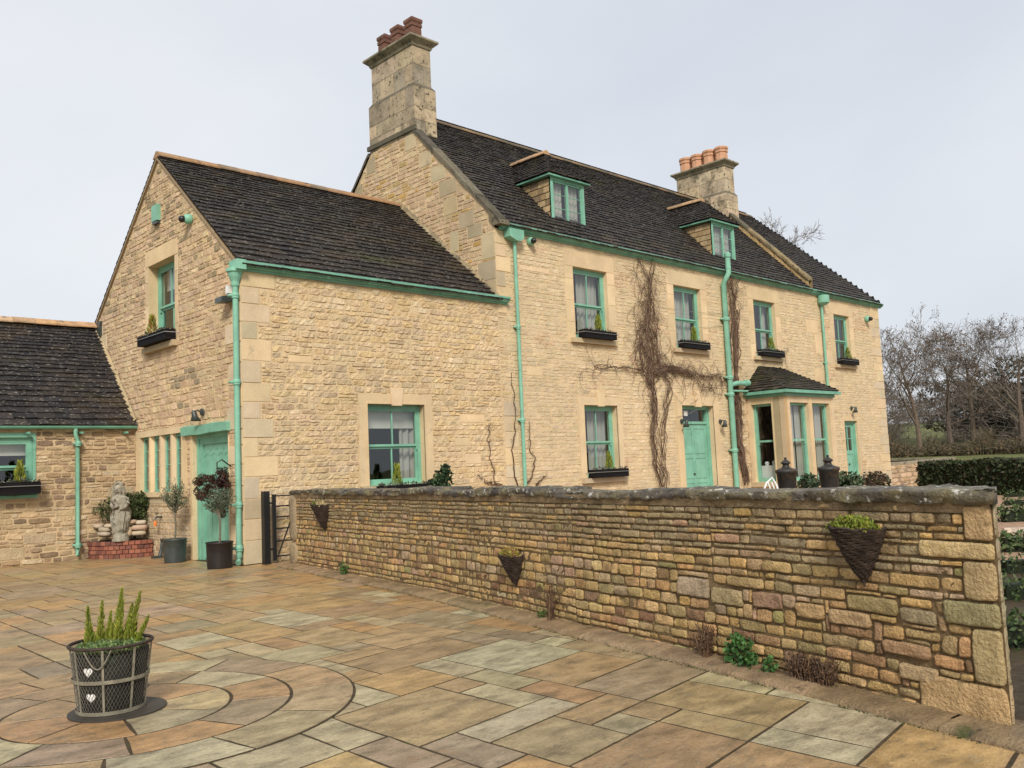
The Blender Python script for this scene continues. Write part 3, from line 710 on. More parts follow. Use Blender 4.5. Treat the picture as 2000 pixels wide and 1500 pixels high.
# ------------------------------------------------------------------ dormers
def dormer(xc, cur):
    y0 = 15.12; w = .64; zs = 7.62; ze = 8.86
    zr = lambda y: 7.05+K*(y-14.5)
    ye = 14.5+(ze-7.05)/K; sf = MB(); o = .17; ex0, ex1, ey = xc-w-o, xc+w+o, y0-.14; yb = 14.5+(ze-.02-7.05)/K
    sf.box(ex0+.02, ex1-.02, ey+.02, yb+.1, ze-.055, ze-.015); dm = obj('dormer', sf, 'paint_dull', house)
    for sgn in (-1, 1):
        ck = MB()
        x = xc+sgn*w
        mp = lambda s, t, d, x=x, sgn=sgn: (x+sgn*d, s, t)
        n = 7
        for k in range(n):
            a = ze-.10-(ze-zs-.05)*(k+1)/n; b = ze-.10-(ze-zs-.05)*k/n
            yb = 14.5+(b-7.05)/K+.05; s = y0+.02
            while s < yb:
                e = min(s+U(.14, .3), yb+.03)
                ck.add([mp(s+.004, a, .026), mp(e-.004, a, .026), mp(e-.004, b, .006), mp(s+.004, b, .006), mp(s, a, 0), mp(e, a, 0)], [(0, 1, 2, 3), (0, 1, 5, 4)], sh(rng.choice([(.42, .31, .17), (.34, .24, .13), (.47, .35, .2), (.25, .18, .11)]), .12)); s = e
        ck.add([mp(y0, zs-.1, 0), mp(ye+.1, ze, 0), mp(y0, ze, 0)], [(0, 1, 2)], (.15, .11, .07))
        obj('cheek', ck, 'stone', dm)
    # window
    f = MB(); mp = lambda s, t, d: (xc+s, y0-d, t)
    f.mbox(mp, -w, w, ze-.12, ze+.06, -.1, .012); f.mbox(mp, -w, -w+.09, zs, ze-.12, -.1, .01); f.mbox(mp, w-.09, w, zs, ze-.12, -.1, .01); f.mbox(mp, -w-.02, w+.02, zs-.06, zs+.05, -.1, .05)
    for a, b in ((-w+.09, -.003), (.003, w-.09)):
        f.mbox(mp, a, a+.032, zs+.05, ze-.12, -.06, -.01); f.mbox(mp, b-.032, b, zs+.05, ze-.12, -.06, -.01); f.mbox(mp, a+.05, b-.05, zs+.05, zs+.1, -.06, -.01); f.mbox(mp, a+.05, b-.05, ze-.17, ze-.12, -.06, -.01)
        for q in (1, 2): zz = zs+.05+(ze-.17-zs)*q/3; f.mbox(mp, a+.05, b-.05, zz-.006, zz+.006, -.045, -.02)
    obj('dormer_window', f, 'paint', dm)
    g = MB(); g.add([mp(-w+.1, zs+.05, -.035), mp(w-.1, zs+.05, -.035), mp(w-.1, ze-.12, -.035), mp(-w+.1, ze-.12, -.035)], [(0, 1, 2, 3)]); obj('glass', g, 'glass', dm)
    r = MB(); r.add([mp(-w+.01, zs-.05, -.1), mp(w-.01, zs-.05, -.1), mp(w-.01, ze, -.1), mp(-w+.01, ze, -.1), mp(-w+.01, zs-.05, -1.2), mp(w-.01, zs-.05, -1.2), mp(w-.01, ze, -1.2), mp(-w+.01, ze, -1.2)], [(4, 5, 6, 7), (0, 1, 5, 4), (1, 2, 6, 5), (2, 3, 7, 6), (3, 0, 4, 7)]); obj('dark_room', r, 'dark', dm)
    cb = MB()
    for (a, b) in cur:
        n = 16; vs = []
        for k in range(n+1):
            x = a+(b-a)*k/n
            for t in (zs, ze): vs.append(mp(x, t, -.16+.025*math.sin(k*1.3)))
        cb.add(vs, [(k*2, k*2+2, k*2+3, k*2+1) for k in range(n)])
    obj('curtain', cb, 'curtain', dm, smooth=True)
    # hipped roof
    o = .17; ex0, ex1, ey = xc-w-o, xc+w+o, y0-.14; az, ay = 9.72, 15.83
    rf = MB(); yb = 14.5+(ze-.02-7.05)/K; yt = 14.5+(az-7.05)/K
    Hs = math.hypot(w+o, az-ze)
    def limS(a, b):
        t = min(1, (a+b)/2/Hs); return ((ay-ey)*t, (yb-ey)+(yt-yb)*t+.1)
    slates(rf, (ex0, ey, ze), (0, 1, 0), (w+o, 0, az-ze), 1, Hs, exp=(.12, .09), ulim=limS, wd=(.12, .24))
    slates(rf, (ex1, ey, ze), (0, 1, 0), (-(w+o), 0, az-ze), 1, Hs, exp=(.12, .09), ulim=limS, wd=(.12, .24))
    Hf = math.hypot(ay-ey, az-ze)
    slates(rf, (ex0, ey, ze), (1, 0, 0), (0, ay-ey, az-ze), 1, Hf, exp=(.12, .09), ulim=lambda a, b: ((w+o)*min(1, (a+b)/2/Hf), 2*(w+o)-(w+o)*min(1, (a+b)/2/Hf)), wd=(.12, .24))
    A = (ex0+.02, ey+.02, ze); B = (ex1-.02, ey+.02, ze); P = (xc, ay, az-.01); Q = (xc, yt+.1, az-.01); Ab = (ex0+.02, yb+.1, ze); Bb = (ex1-.02, yb+.1, ze)
    deck(rf, [A, B, P], [A, P, Q, Ab], [B, P, Q, Bb])
    obj('dormer_roof', rf, 'slate', dm)
    rt = MB(); ridge(rt, (xc, ay-.05, az+.05), (xc, yt+.15, az+.05), wdt=.13, drop=.09, seg=.42, cols=((.42, .27, .15), (.36, .24, .14))); obj('ridge_tiles', rt, 'ridge', dm)
dormer(D1, [(-.5, -.1), (.05, .5)]); dormer(D2, [(-.5, -.02), (.03, .5)])

# ------------------------------------------------------------------ bay
BX0, BX1, BY, BT = 23.97, 26.99, 13.37, 3.24
by = MB(); mBf = lambda s, t, d: (s, BY-d, t); mBl = lambda s, t, d: (BX0-d, s, t); mBr = lambda s, t, d: (BX1+d, s, t)
lw_ = (13.81, 14.49, .72, 3.05); f1 = (24.29, 25.40, .72, 3.05); f2 = (25.62, 26.74, .72, 3.05)
for mp, s0, s1, hs in ((mBf, BX0, BX1, [f1, f2]), (mBl, BY, YF, [lw_]), (mBr, BY, YF, [lw_])):
    panel(by, mp, s0, s1, 0, BT, hs, m=0, c=sh(BUFF, .04))
    for h in hs:
        for p in (h[0], h[1]): by.add([mp(p, h[2], 0), mp(p, h[3], 0), mp(p, h[3], -.25), mp(p, h[2], -.25)], [(0, 1, 2, 3)], sh(BUFF, .05))
        for p in (h[2], h[3]): by.add([mp(h[0], p, 0), mp(h[1], p, 0), mp(h[1], p, -.25), mp(h[0], p, -.25)], [(0, 1, 2, 3)], sh(BUFF, .05))
for (mp, a, b, cc) in ((mBl, BY+.0, BY+.16, GREYS), (mBl, BY+.17, BY+.36, (.36, .30, .19)), (mBf, BX0, BX0+.13, (.50, .34, .18)), (mBf, BX1-.16, BX1, BUFF), (mBl, 14.5, 14.62, BUFF), (mBf, 25.42, 25.60, BUFF)):
    by.mbox(mp, a, b, .5, BT-.02, -.02, .014, sh(cc, .06))
for mp, s0, s1 in ((mBf, BX0, BX1), (mBl, BY, YF), (mBr, BY, YF)):
    by.mbox(mp, s0-.0, s1, .58, .715, 0, .06, sh(GREYS, .05)); by.mbox(mp, s0, s1, 0, .5, 0, .03, sh(TAN[0], .05))
bay = obj('bay_window', by, 'ashlar', house)
def sashes(o, mp, parent, dep=.13, fw=.085):
    a, b, c, d = o; f = MB(); mid = c+(d-c)*.52
    f.mbox(mp, a, b, d-.07, d, -dep-.1, -dep); f.mbox(mp, a, a+fw, c, d-.07, -dep-.1, -dep); f.mbox(mp, b-fw, b, c, d-.07, -dep-.1, -dep); f.mbox(mp, a+fw, b-fw, c, c+.11, -dep-.1, -dep+.01)
    f.mbox(mp, a+fw, b-fw, mid-.03, mid+.03, -dep-.07, -dep-.02)
    f.mbox(mp, b-fw-.03, b-fw, mid-.12, mid-.03, -dep-.07, -dep-.01)
    obj('sash_frame', f, 'paint', parent)
    g = MB(); g.add([mp(a+fw, c+.05, -dep-.045), mp(b-fw, c+.05, -dep-.045), mp(b-fw, d-.05, -dep-.045), mp(a+fw, d-.05, -dep-.045)], [(0, 1, 2, 3)]); obj('glass', g, 'glass', parent)
sashes(lw_, mBl, bay); sashes(lw_, mBr, bay); sashes(f1, mBf, bay); sashes(f2, mBf, bay)
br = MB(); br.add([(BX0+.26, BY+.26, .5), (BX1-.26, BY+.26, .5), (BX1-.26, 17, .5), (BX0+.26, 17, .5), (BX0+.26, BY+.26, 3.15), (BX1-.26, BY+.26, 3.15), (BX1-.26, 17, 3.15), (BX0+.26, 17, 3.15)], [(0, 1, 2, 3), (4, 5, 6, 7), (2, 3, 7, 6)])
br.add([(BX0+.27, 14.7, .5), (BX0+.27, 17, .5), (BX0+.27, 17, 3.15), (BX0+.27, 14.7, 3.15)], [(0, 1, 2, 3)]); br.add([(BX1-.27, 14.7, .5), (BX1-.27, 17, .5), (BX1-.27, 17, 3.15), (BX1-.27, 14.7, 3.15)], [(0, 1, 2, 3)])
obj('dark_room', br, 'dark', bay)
cb = MB()
for (a, b) in ((24.62, 24.95), (25.06, 25.38), (25.68, 25.95), (26.3, 26.68)):
    n = 14; vs = []
    for k in range(n+1):
        for t in (.72, 3.05): vs.append((a+(b-a)*k/n, BY+.33+.03*math.sin(k*1.3), t))
    cb.add(vs, [(k*2, k*2+2, k*2+3, k*2+1) for k in range(n)])
obj('curtain', cb, 'curtain', bay, smooth=True)
rf = MB(); o = .17; A = (BX0-o, BY-o, 3.43); apx0, apx1, apz = 24.80, 26.10, 4.28
hx, hy, hz = apx0-A[0], YF-A[1], apz-A[2]
HF = math.hypot(hy, hz); ex = BX1+o+.02
MS = [(.035, .031, .026), (.045, .038, .03), (.03, .03, .025), (.06, .048, .036)]
slates(rf, A, (1, 0, 0), (0, hy, hz), 1, HF, exp=(.15, .09), ulim=lambda a, b: (hx*min(1, (a+b)/2/HF), (ex-A[0])-(ex-apx1)*min(1, (a+b)/2/HF)), pal=MS, wd=(.15, .3))
HSs = math.hypot(hx, hz)
slates(rf, A, (0, 1, 0), (hx, 0, hz), 1, HSs, exp=(.13, .08), ulim=lambda a, b: (hy*min(1, (a+b)/2/HSs), hy), pal=MS, wd=(.12, .25))
HSr = math.hypot(ex-apx1, hz)
slates(rf, (ex, A[1], A[2]), (0, 1, 0), (-(ex-apx1), 0, hz), 1, HSr, exp=(.13, .08), ulim=lambda a, b: (hy*min(1, (a+b)/2/HSr), hy), pal=MS, wd=(.12, .25))
deck(rf, [(A[0]+.02, A[1]+.02, 3.42), (ex-.02, A[1]+.02, 3.42), (apx1, YF, apz), (apx0, YF, apz)], [(A[0]+.02, A[1]+.02, 3.42), (A[0]+.02, YF, 3.42), (apx0, YF, apz)], [(ex-.02, A[1]+.02, 3.42), (ex-.02, YF, 3.42), (apx1, YF, apz)])
obj('bay_roof', rf, 'moss_slate', bay)
gt = MB()
gt.box(BX0-.05, BX1+.05, BY-.05, YF, BT, 3.40); gt.box(BX0-.19, BX1+.22, BY-.19, BY-.08, 3.33, 3.42); gt.box(BX0-.19, BX0-.08, BY-.08, YF, 3.33, 3.42); gt.box(BX1+.08, BX1+.19, BY-.08, YF, 3.33, 3.419)
obj('bay_gutter', gt, 'paint_dull', bay)
tb = MB(); tb.box(24.25, 24.75, 13.9, 14.45, 1.16, 1.2); tb.box(24.25, 24.27, 13.9, 14.45, .8, 1.16); tb.lathe((24.35, 14.05, 1.2), [(.05, 0), (.07, .1), (.04, .14)], 10); tb.lathe((24.35, 14.3, 1.2), [(.05, 0), (.07, .08), (.04, .12)], 10)
lab(obj('dining_table', tb, 'white'), 'white clothed table with pots seen through the side of the bay window', 'table')

# ------------------------------------------------------------------ gutters and pipes
def gutter(x0, x1, z, y=YF, name='gutter'):
    g = MB(); pr = [(y-.015, z-.16), (y-.05, z-.16), (y-.055, z-.125), (y-.115, z-.115), (y-.15, z-.05), (y-.17, z-.045), (y-.17, z), (y-.155, z), (y-.14, z-.04), (y-.015, z-.04)]
    n = len(pr); vs = [(x0, a, b) for a, b in pr]+[(x1, a, b) for a, b in pr]
    g.add(vs, [(i, (i+1) % n, n+(i+1) % n, n+i) for i in range(n)]+[tuple(range(n)), tuple(range(n, 2*n))])
    x = x0+.9
    while x < x1:
        g.add([(x, a-.006 if a < y-.1 else a, b-.005) for a, b in pr[:7]]+[(x+.05, a-.006 if a < y-.1 else a, b-.005) for a, b in pr[:7]], [(i, i+1, 8+i, 7+i) for i in range(6)]); x += .95
    return obj(name, g, 'paint_dull', house)
gutter(XG-.13, 14.02, 5.36); gutter(13.86, 33.92, 7.10)
gr = MB(); gr.box(XG-.15, XG+.03, YF-.175, YF+.13, 5.20, 5.375); obj('gutter_return', gr, 'paint', house)
def pipe(pts, r, collars=(), name='downpipe', hopper=None, shoe=True, brk=()):
    p = MB(); p.tube(pts, r, 12)
    for z in collars:
        # centre on the last vertical leg
        x, y = pts[-1][0], pts[-1][1]
        p.lathe((x, y, z), [(r*1.35, -.05), (r*1.35, .03), (r*1.15, .05)], 12)
        p.lathe((x, y, z), [(r*1.5, -.012), (r*1.5, .012)], 12); p.box(x-r*2.1, x+r*2.1, y, y+r+.05, z-.02, z+.02)
    po = obj(name, p, 'paint', house, smooth=False)
    for q in po.data.polygons: q.use_smooth = len(q.vertices) == 4
    return po
p0 = pipe([(7.385, 14.66, 5.0), (7.385, 14.66, .14)], .05, (3.2, 1.05, .3, 4.75))
hp = MB(); hp.lathe((7.385, 14.66, 0), [(.055, 4.9), (.07, 4.93), (.075, 5.0), (.11, 5.08), (.13, 5.16), (.155, 5.17), (.155, 5.23), (.12, 5.24)], 14); obj('hopper', hp, 'paint', p0, smooth=False)
sh_ = MB(); sh_.tube([(7.385, 14.66, .16), (7.385, 14.66, .1), (7.33, 14.6, .05)], [.055, .055, .05], 10); obj('shoe', sh_, 'paint', p0, smooth=True)
p1 = pipe([(14.30, 14.55, 6.75), (14.30, 14.55, 0)], .043, (4.7, 2.55, .6))
hp = MB(); hp.prism([(14.02, 14.40, 6.97), (14.48, 14.40, 6.97), (14.48, 14.40, 6.78), (14.36, 14.40, 6.70), (14.24, 14.40, 6.70), (14.02, 14.40, 6.78)], (0, .2, 0)); obj('hopper', hp, 'paint', p1)
p2 = pipe([(23.02, 14.36, 7.55), (23.02, 14.36, 6.98), (22.93, 14.42, 6.80), (22.93, 14.5, 6.68), (22.93, 14.5, 0)], .078, (5.6, 3.85, 3.35, 1.7))
hp = MB(); hp.lathe((23.02, 14.36, 0), [(.085, 7.10), (.085, 7.16)], 12); hp.lathe((23.02, 14.36, 0), [(.085, 7.44), (.10, 7.47), (.10, 7.56), (.06, 7.6)], 12)
obj('vent_cap', hp, 'paint', p2); hp = MB()
hp.tube([(22.93, 14.5, 3.62), (23.2, 14.45, 3.68), (23.75, 14.42, 3.70)], .072, 12); hp.tube([(23.6, 14.42, 3.70), (23.8, 14.42, 3.70)], .095, 12); obj('branch_pipe', hp, 'paint', p2); hp = MB()
hp.tube([(22.93, 14.48, 3.45), (23.85, 14.45, 3.46)], .034, 8)
obj('waste_pipe', hp, 'paint', p2)
p3 = pipe([(29.08, 14.55, 6.66), (29.10, 14.55, 0)], .045, (4.6, 2.5))
hp = MB(); hp.lathe((29.08, 14.47, 0), [(.1, 6.60), (.2, 6.68), (.2, 6.93), (.17, 6.94)], 14); obj('hopper', hp, 'paint', p3)

# ------------------------------------------------------------------ low range on the left
low = thing('low_outbuilding', 'single storey stone outbuilding with dark slate roof joined to the gable wing', 'outbuilding', (2, 19.5, 0))
YL = 19.5; mL = lambda s, t, d: (s, YL-d, t)
LW = (3.9, 5.46, 1.37, 2.50)
lwm = MB(); hL = [(LW[0]-.05, LW[1]+.04, LW[2]-.03, 2.7)]
LP = [(0.497, 0.367, 0.223), (0.572, 0.437, 0.275), (0.447, 0.316, 0.19), (0.373, 0.266, 0.17), (0.621, 0.493, 0.328), (0.522, 0.392, 0.236), (0.274, 0.197, 0.131)]
for k in range(34):
    x = U(-1, 7.2); z = rng.choice([.12, .35, .4, .15, 1.2, .6]); w_ = U(.35, .6); h = U(.16, .24)
    if any(not (x > q[1] or x+w_ < q[0] or z > q[3] or z+h < q[2]) for q in hL): continue
    block(lwm, mL, x, x+w_, z, z+h, .012, sh((.50, .40, .26), .12)); hL.append((x, x+w_, z, z+h))
rubble(lwm, mL, -1.5, XG, 0, 2.72, hL, (.06, .14), (.12, .42), LP, gap=.012, relief=(.006, .03), warp=.02, res=.1, rough=.008)
panel(lwm, mL, -1.5, XG, 0, 2.72, [LW], m=1)
mLe = lambda s, t, d: (-1.5-d, s, t); panel(lwm, mLe, YL, 24.1, 0, 2.7, [], m=1); panel(lwm, lambda s, t, d: (s, 24.1+d, t), -1.5, XG, 0, 2.7, [], m=1)
lwm.add([(-1.5, YL, 2.7), (-1.5, 24.1, 2.7), (-1.5, 21.8, 5.05)], [(0, 1, 2)], m=1)
obj('wall', lwm, ['stone', 'mortar_old'], low)
HS = house; house = low
LS = [(.026, .024, .026), (.032, .028, .028), (.022, .020, .021), (.040, .034, .032)]
lr = MB(); slates(lr, (-1.55, 19.33, 2.72), (1, 0, 0), (0, 1, 1.0), XG-.02+1.55, 2.45*math.sqrt(2), exp=(.19, .10), pal=LS)
slates(lr, (-1.55, 24.25, 2.72), (1, 0, 0), (0, -1, 1.0), XG+1.55, 2.45*math.sqrt(2), exp=(.3, .2), wd=(.3, .5))
deck(lr, [(-1.5, 19.38, 2.72), (XG, 19.38, 2.72), (XG, 21.8, 5.12), (-1.5, 21.8, 5.12)], [(-1.5, 24.2, 2.72), (XG, 24.2, 2.72), (XG, 21.8, 5.12), (-1.5, 21.8, 5.12)])
lro = obj('roof', lr, 'slate', low); rt = MB(); ridge(rt, (-1.5, 21.8, 5.24), (XG-.03, 21.8, 5.24), cols=((.46, .29, .16), (.41, .26, .15), (.49, .33, .20))); obj('ridge_tiles', rt, 'ridge', lro)
fl = MB()
for k in range(14):
    t0, t1 = k/14, (k+1)/14; s = .08+U(-.01, .02); A = (19.4+2.4*t0, 2.8+2.4*t0); B = (19.4+2.4*t1, 2.8+2.4*t1)
    fl.add([(XG-.02, A[0], A[1]+s), (XG-.02, B[0], B[1]+s), (XG-.12, B[0], B[1]-.02), (XG-.12, A[0], A[1]-.02)], [(0, 1, 2, 3)], sh((.42, .33, .2), .1))
obj('flashing', fl, 'ashlar', lro)
ld = MB(); ld.box(XG-.06, XG+.02, 21.45, 21.85, 4.75, 5.3); obj('lead_flashing', ld, 'pewter', lro)
lg = MB(); pr = [(-.065*math.cos(t), -.065*math.sin(t)) for t in [math.pi*k/8 for k in range(9)]]
vs = [(x, 19.38+a, 2.72+b) for x in (-1.5, XG-.02) for a, b in pr]; lg.add(vs, [(i, i+1, 10+i, 9+i) for i in range(8)]+[tuple(range(9)), tuple(range(9, 18))])
for x in (4.2, 5.3, 6.3, 7.2): lg.box(x, x+.05, 19.3, 19.49, 2.56, 2.60)
obj('gutter', lg, 'paint_dull', low, smooth=False)
po = pipe([(6.22, 19.38, 2.68), (6.22, 19.38, 2.56), (6.27, 19.42, 2.42), (6.27, 19.43, .2), (6.27, 19.38, .09)], .042, (2.36, .3))
window(LW, mL, sill=False, surround=False, blind=.35, depth=.05)
lf = MB(); lf.mbox(mL, LW[0]-.07, LW[1]+.04, LW[3]+.0, LW[3]+.09, -.04, .02); lf.mbox(mL, LW[1]-.01, LW[1]+.045, LW[2]-.02, LW[3], -.04, .018); lf.mbox(mL, LW[0]-.07, LW[1]+.08, LW[2]-.07, LW[2]-.01, -.04, .05)
obj('window_casing', lf, 'paint', low)
house = HS

# ------------------------------------------------------------------ small fixtures on the walls
def at_origin(o, loc, rot): o.location = loc; o.rotation_euler = rot; return o
def lamp(loc, rotz, label):
    t = thing('wall_lamp', label, 'lamp', (0, 0, 0), 'bell shaped wall lamps')
    b = MB(); b.lathe((0, 0, 0), [(.07, 0), (.065, .03), (.03, .04)], 12); b.v = [(x, -z, y) for x, y, z in b.v]; obj('back_plate', b, 'pewter', t)
    a = MB(); a.tube([(0, -.03, 0), (0, -.1, .03), (0, -.17, .0)], .016, 8); obj('arm', a, 'pewter', t)
    s = MB(); s.lathe((0, -.18, 0), [(.02, .03), (.045, 0), (.055, -.08), (.1, -.17), (.09, -.17), (.045, -.08)], 14); s.v = [(x, y+(.03-z)*.25, z) for x, y, z in s.v]; obj('shade', s, 'pewter', t, smooth=True)
    return at_origin(t, loc, (0, 0, rotz))
lamp((20.52, YF-.03, 2.55), 0, 'dark bell lamp on the left of the front door')
lamp((22.42, YF-.03, 2.55), 0, 'dark bell lamp on the right of the front door, beside the thick pipe')
lamp((30.85, YF-.02, 3.06), 0, 'dark bell lamp on the wall above the small glazed side door')
lamp((XG-.03, 16.15, 2.78), -math.pi/2, 'dark bell lamp above the lintel of the gable door')
def cctv(loc, rotz, label, s=1):
    t = thing('security_camera', label, 'camera', (0, 0, 0), 'small round security cameras')
    b = MB(); b.lathe((0, 0, 0), [(.075*s, 0), (.08*s, .05*s), (.06*s, .09*s), (.02, .11*s)], 14); b.v = [(x, -z, y) for x, y, z in b.v]; obj('housing', b, 'paint', t, smooth=True)
    l = MB(); n = 10; vs = []; fs = []
    for i in range(6):
        for k in range(n):
            a = math.pi*i/5; q = 2*math.pi*k/n; vs.append((.055*s*math.sin(a)*math.cos(q)-.02, -.12*s-.06*s*math.cos(a), .055*s*math.sin(a)*math.sin(q)-.01))
    fs = [(i*n+k, i*n+(k+1) % n, (i+1)*n+(k+1) % n, (i+1)*n+k) for i in range(5) for k in range(n)]
    l.add(vs, fs); obj('lens', l, 'black', t, smooth=True)
    return at_origin(t, loc, (0, 0, rotz))
cctv((XG-.02, 16.61, 6.60), -math.pi/2, 'green camera high on the wing gable, right of the alarm box', 1.3)
cctv((14.86, YF-.02, 6.80), 0, 'green camera under the gutter beside the square hopper', 1.3)
cctv((32.62, YF-.02, 6.42), 0, 'green camera near the far right corner of the house', 1.5)
al = MB(); al.mbox(mG, 18.07, 18.35, 6.93, 7.27, -.01, .09); al_t = thing('alarm_box', 'green burglar alarm box high on the wing gable with dark base', 'alarm box', (XG, 18.2, 6.9))
obj('case', al, 'paint', al_t); a2 = MB(); a2.mbox(mG, 18.09, 18.33, 6.87, 6.93, 0, .08); obj('siren_base', a2, 'pewter', al_t)
fl_t = thing('floodlight', 'small dark floodlight with white sensor beside the corner downpipe', 'floodlight', (XG, 15.0, 4.75))
a2 = MB(); a2.prism([mG(14.86, 4.68, .03), mG(14.86, 4.80, .03), mG(14.86, 4.76, .24), mG(14.86, 4.66, .26)], (0, .26, 0)); obj('lamp_head', a2, 'pewter', fl_t)
a2 = MB(); a2.mbox(mG, 14.93, 15.03, 4.84, 4.98, 0, .09); a2.mbox(mG, 14.96, 15.0, 4.76, 4.84, 0, .05); obj('sensor', a2, 'white', fl_t)
tp = thing('garden_tap', 'outdoor tap with orange hose fitting below the mullioned window', 'tap', (XG, 18.1, .75))
a2 = MB(); a2.tube([mG(18.12, .80, 0), mG(18.12, .80, .12), mG(18.12, .74, .14)], .02, 8); a2.tube([mG(18.06, .88, .1), mG(18.18, .86, .1)], .012, 6); obj('spout', a2, 'pewter', tp)
a2 = MB(); a2.lathe((XG-.14, 18.12, .62), [(.03, 0), (.035, .06), (.025, .11)], 10); M['orange'] = mat('orange_plastic', (.7, .22, .05), .05, 5, 50, 0, 0, .5, .3); obj('hose_fitting', a2, 'orange', tp)
# ------------------------------------------------------------------ garden wall
CP = [(7.85, 13.62), (7.42, 11.3), (6.95, 8.83), (6.43, 6.7), (6.02, 5.12), (5.74, 3.9), (5.30, 2.23), (5.16, 1.71)]
def catmull(P, n=16):
    out = []; Q = [P[0]]+P+[P[-1]]
    for i in range(1, len(Q)-2):
        for k in range(n):
            t = k/n; a, b, c, d = [np.array(Q[i+j]) for j in (-1, 0, 1, 2)]
            out.append(.5*((2*b)+(-a+c)*t+(2*a-5*b+4*c-d)*t*t+(-a+3*b-3*c+d)*t**3))
    out.append(np.array(P[-1])); return out
CU = catmull(CP); CL = [0]
for i in range(1, len(CU)): CL.append(CL[-1]+float(np.linalg.norm(CU[i]-CU[i-1])))
SL_ = CL[-1]
def cur(s):
    s = min(max(s, 0), SL_-1e-6); i = int(np.searchsorted(CL, s, side='right'))-1; i = min(max(i, 0), len(CU)-2)
    f = (s-CL[i])/(CL[i+1]-CL[i]); p = CU[i]*(1-f)+CU[i+1]*f
    j0, j1 = max(0, i-3), min(len(CU)-1, i+4); d = CU[j1]-CU[j0]; d = d/np.linalg.norm(d); return p, d
TH = .40
def mW(s, t, d):
    p, q = cur(s); ex = s-min(max(s, 0), SL_)
    if d < 0 and s > SL_-.9:      # the end of the wall is cut on the skew
        k = min(1, (s-SL_+.9)/.9)*.26*(-d/.4); p, q = cur(s-k); ex = s-k-min(max(s-k, 0), SL_)
    return (p[0]+q[1]*d+q[0]*ex, p[1]-q[0]*d+q[1]*ex, t)     # d points to the courtyard
gwall = thing('garden_wall', 'long low rubble stone garden wall with dark flat coping beside the paved yard', 'wall', (6.4, 7, 0))
WT = 1.19
WP = [(0.508, 0.336, 0.14), (0.555, 0.367, 0.157), (0.485, 0.329, 0.145), (0.578, 0.394, 0.174), (0.427, 0.298, 0.14), (0.52, 0.362, 0.161), (0.543, 0.329, 0.153), (0.462, 0.329, 0.149), (0.404, 0.261, 0.127), (0.59, 0.416, 0.196), (0.392, 0.293, 0.145)]
def gc(s, z):
    f = s/SL_; c = rng.choice(WP)
    k = 1.0
    if z > .78: c = rng.choice([(.35, .265, .15), (.38, .285, .16), (.32, .25, .145), (.40, .285, .155), WP[0], (.36, .28, .165)])
    if z < .45 and U(0, 1) < .16: c = rng.choice([(.30, .18, .10), (.35, .21, .115), (.25, .155, .09), (.40, .25, .135)])
    if U(0, 1) < .06: c = rng.choice([(.54, .37, .17), (.36, .31, .13), (.48, .31, .20), (.55, .44, .27)])
    if .35 < z < .85 and U(0, 1) < .25: c = rng.choice([(.46, .32, .17), (.48, .35, .21)])
    return sh((c[0]*k, c[1]*k, c[2]*k), .14, .05)
E0 = SL_-.54
def q(s0, s1, z0, z1): return (E0+s0, E0+s1 if s1 < .5 else SL_, z0, z1)
big = [q(.375, .56, .99, WT), q(.075, .56, .885, .985), q(.345, .56, .665, .88), q(.21, .56, .53, .66), q(.36, .56, .235, .525), q(.01, .56, .0, .23)]
bcol = [(.50, .345, .18), (.60, .45, .225), (.50, .365, .19), (.33, .28, .15), (.47, .355, .18), (.53, .36, .175)]
holeW = list(big)
# long blocks in the face read from the wall near its end
for (a, b, c, d, cc) in [(-.47, -.10, .52, .62, (.37, .28, .13)), (-.62, -.30, .42, .515, (.48, .32, .17)), (-.08, .15, .50, .585, (.36, .28, .17)), (-.22, .10, .30, .385, (.42, .26, .15)), (.09, .30, .93, .975, (.58, .43, .19)), (-.9, -.66, .43, .53, (.48, .33, .16)), (-1.3, -1.02, .45, .56, (.33, .21, .13)), (-.12, .14, .17, .265, (.45, .33, .18)), (-2.1, -1.75, .45, .6, (.45, .34, .22)), (-1.72, -1.4, .43, .55, (.42, .33, .18))]:
    r_ = (E0+a, E0+b, c, d); holeW.append(r_); big.append(r_); bcol.append(cc)
gm = MB(); H_ = [.06, .07, .075, .085, .10, .11, .10, .085, .065, .08, .06, .055, .065, .05, .055, .05, .055, .06]
hs = [h*WT/sum(H_) for h in H_]
for r_, cc in zip(big, bcol):
    stone(gm, mW, *r_, .006, .032, sh(cc, .06), res=.028, warp=.008, rough=.008, edge=.012, corner=.12 if r_[3]-r_[2] > .12 else .2, base=-.012, m=2, flat=True)
# face in chunks so that course lines drift and break
s = 0.0
while s < SL_:
    e = min(s+U(1.6, 3.0), SL_)
    if SL_-e < .8: e = SL_
    hh = hs[:]
    for k in range(len(hh)-1):
        q_ = U(-.012, .012); hh[k] += q_; hh[k+1] -= q_
    rubble(gm, mW, s, e, 0, WT, holeW, (.045, .13), (.08, .24) if s < SL_-4 else (.10, .28), WP, gap=.010, relief=(.008, .028) if s > SL_-5.5 else (.003, .012), heights=hh, colfn=gc, warp=.008, res=.035 if s > SL_-6 else .06, rough=.008, edge=.010, corner=.24, base=-.022, flat=True)
    s = e
# end pier of smooth render at the far end
stone(gm, mW, -.12, .17, .40, WT, .004, .04, (.36, .28, .18), res=.06, warp=.01, rough=.006, m=2); stone(gm, mW, -.12, .2, 0, .40, .004, .045, (.40, .31, .19), res=.06, warp=.01, m=2)
n = 60
for (dd, mm) in ((0, 1), (-TH, 1)):
    for k in range(n):
        a, b = SL_*k/n, SL_*(k+1)/n
        gm.add([mW(a, 0, dd), mW(b, 0, dd), mW(b, WT, dd), mW(a, WT, dd)], [(0, 1, 2, 3)], m=mm)
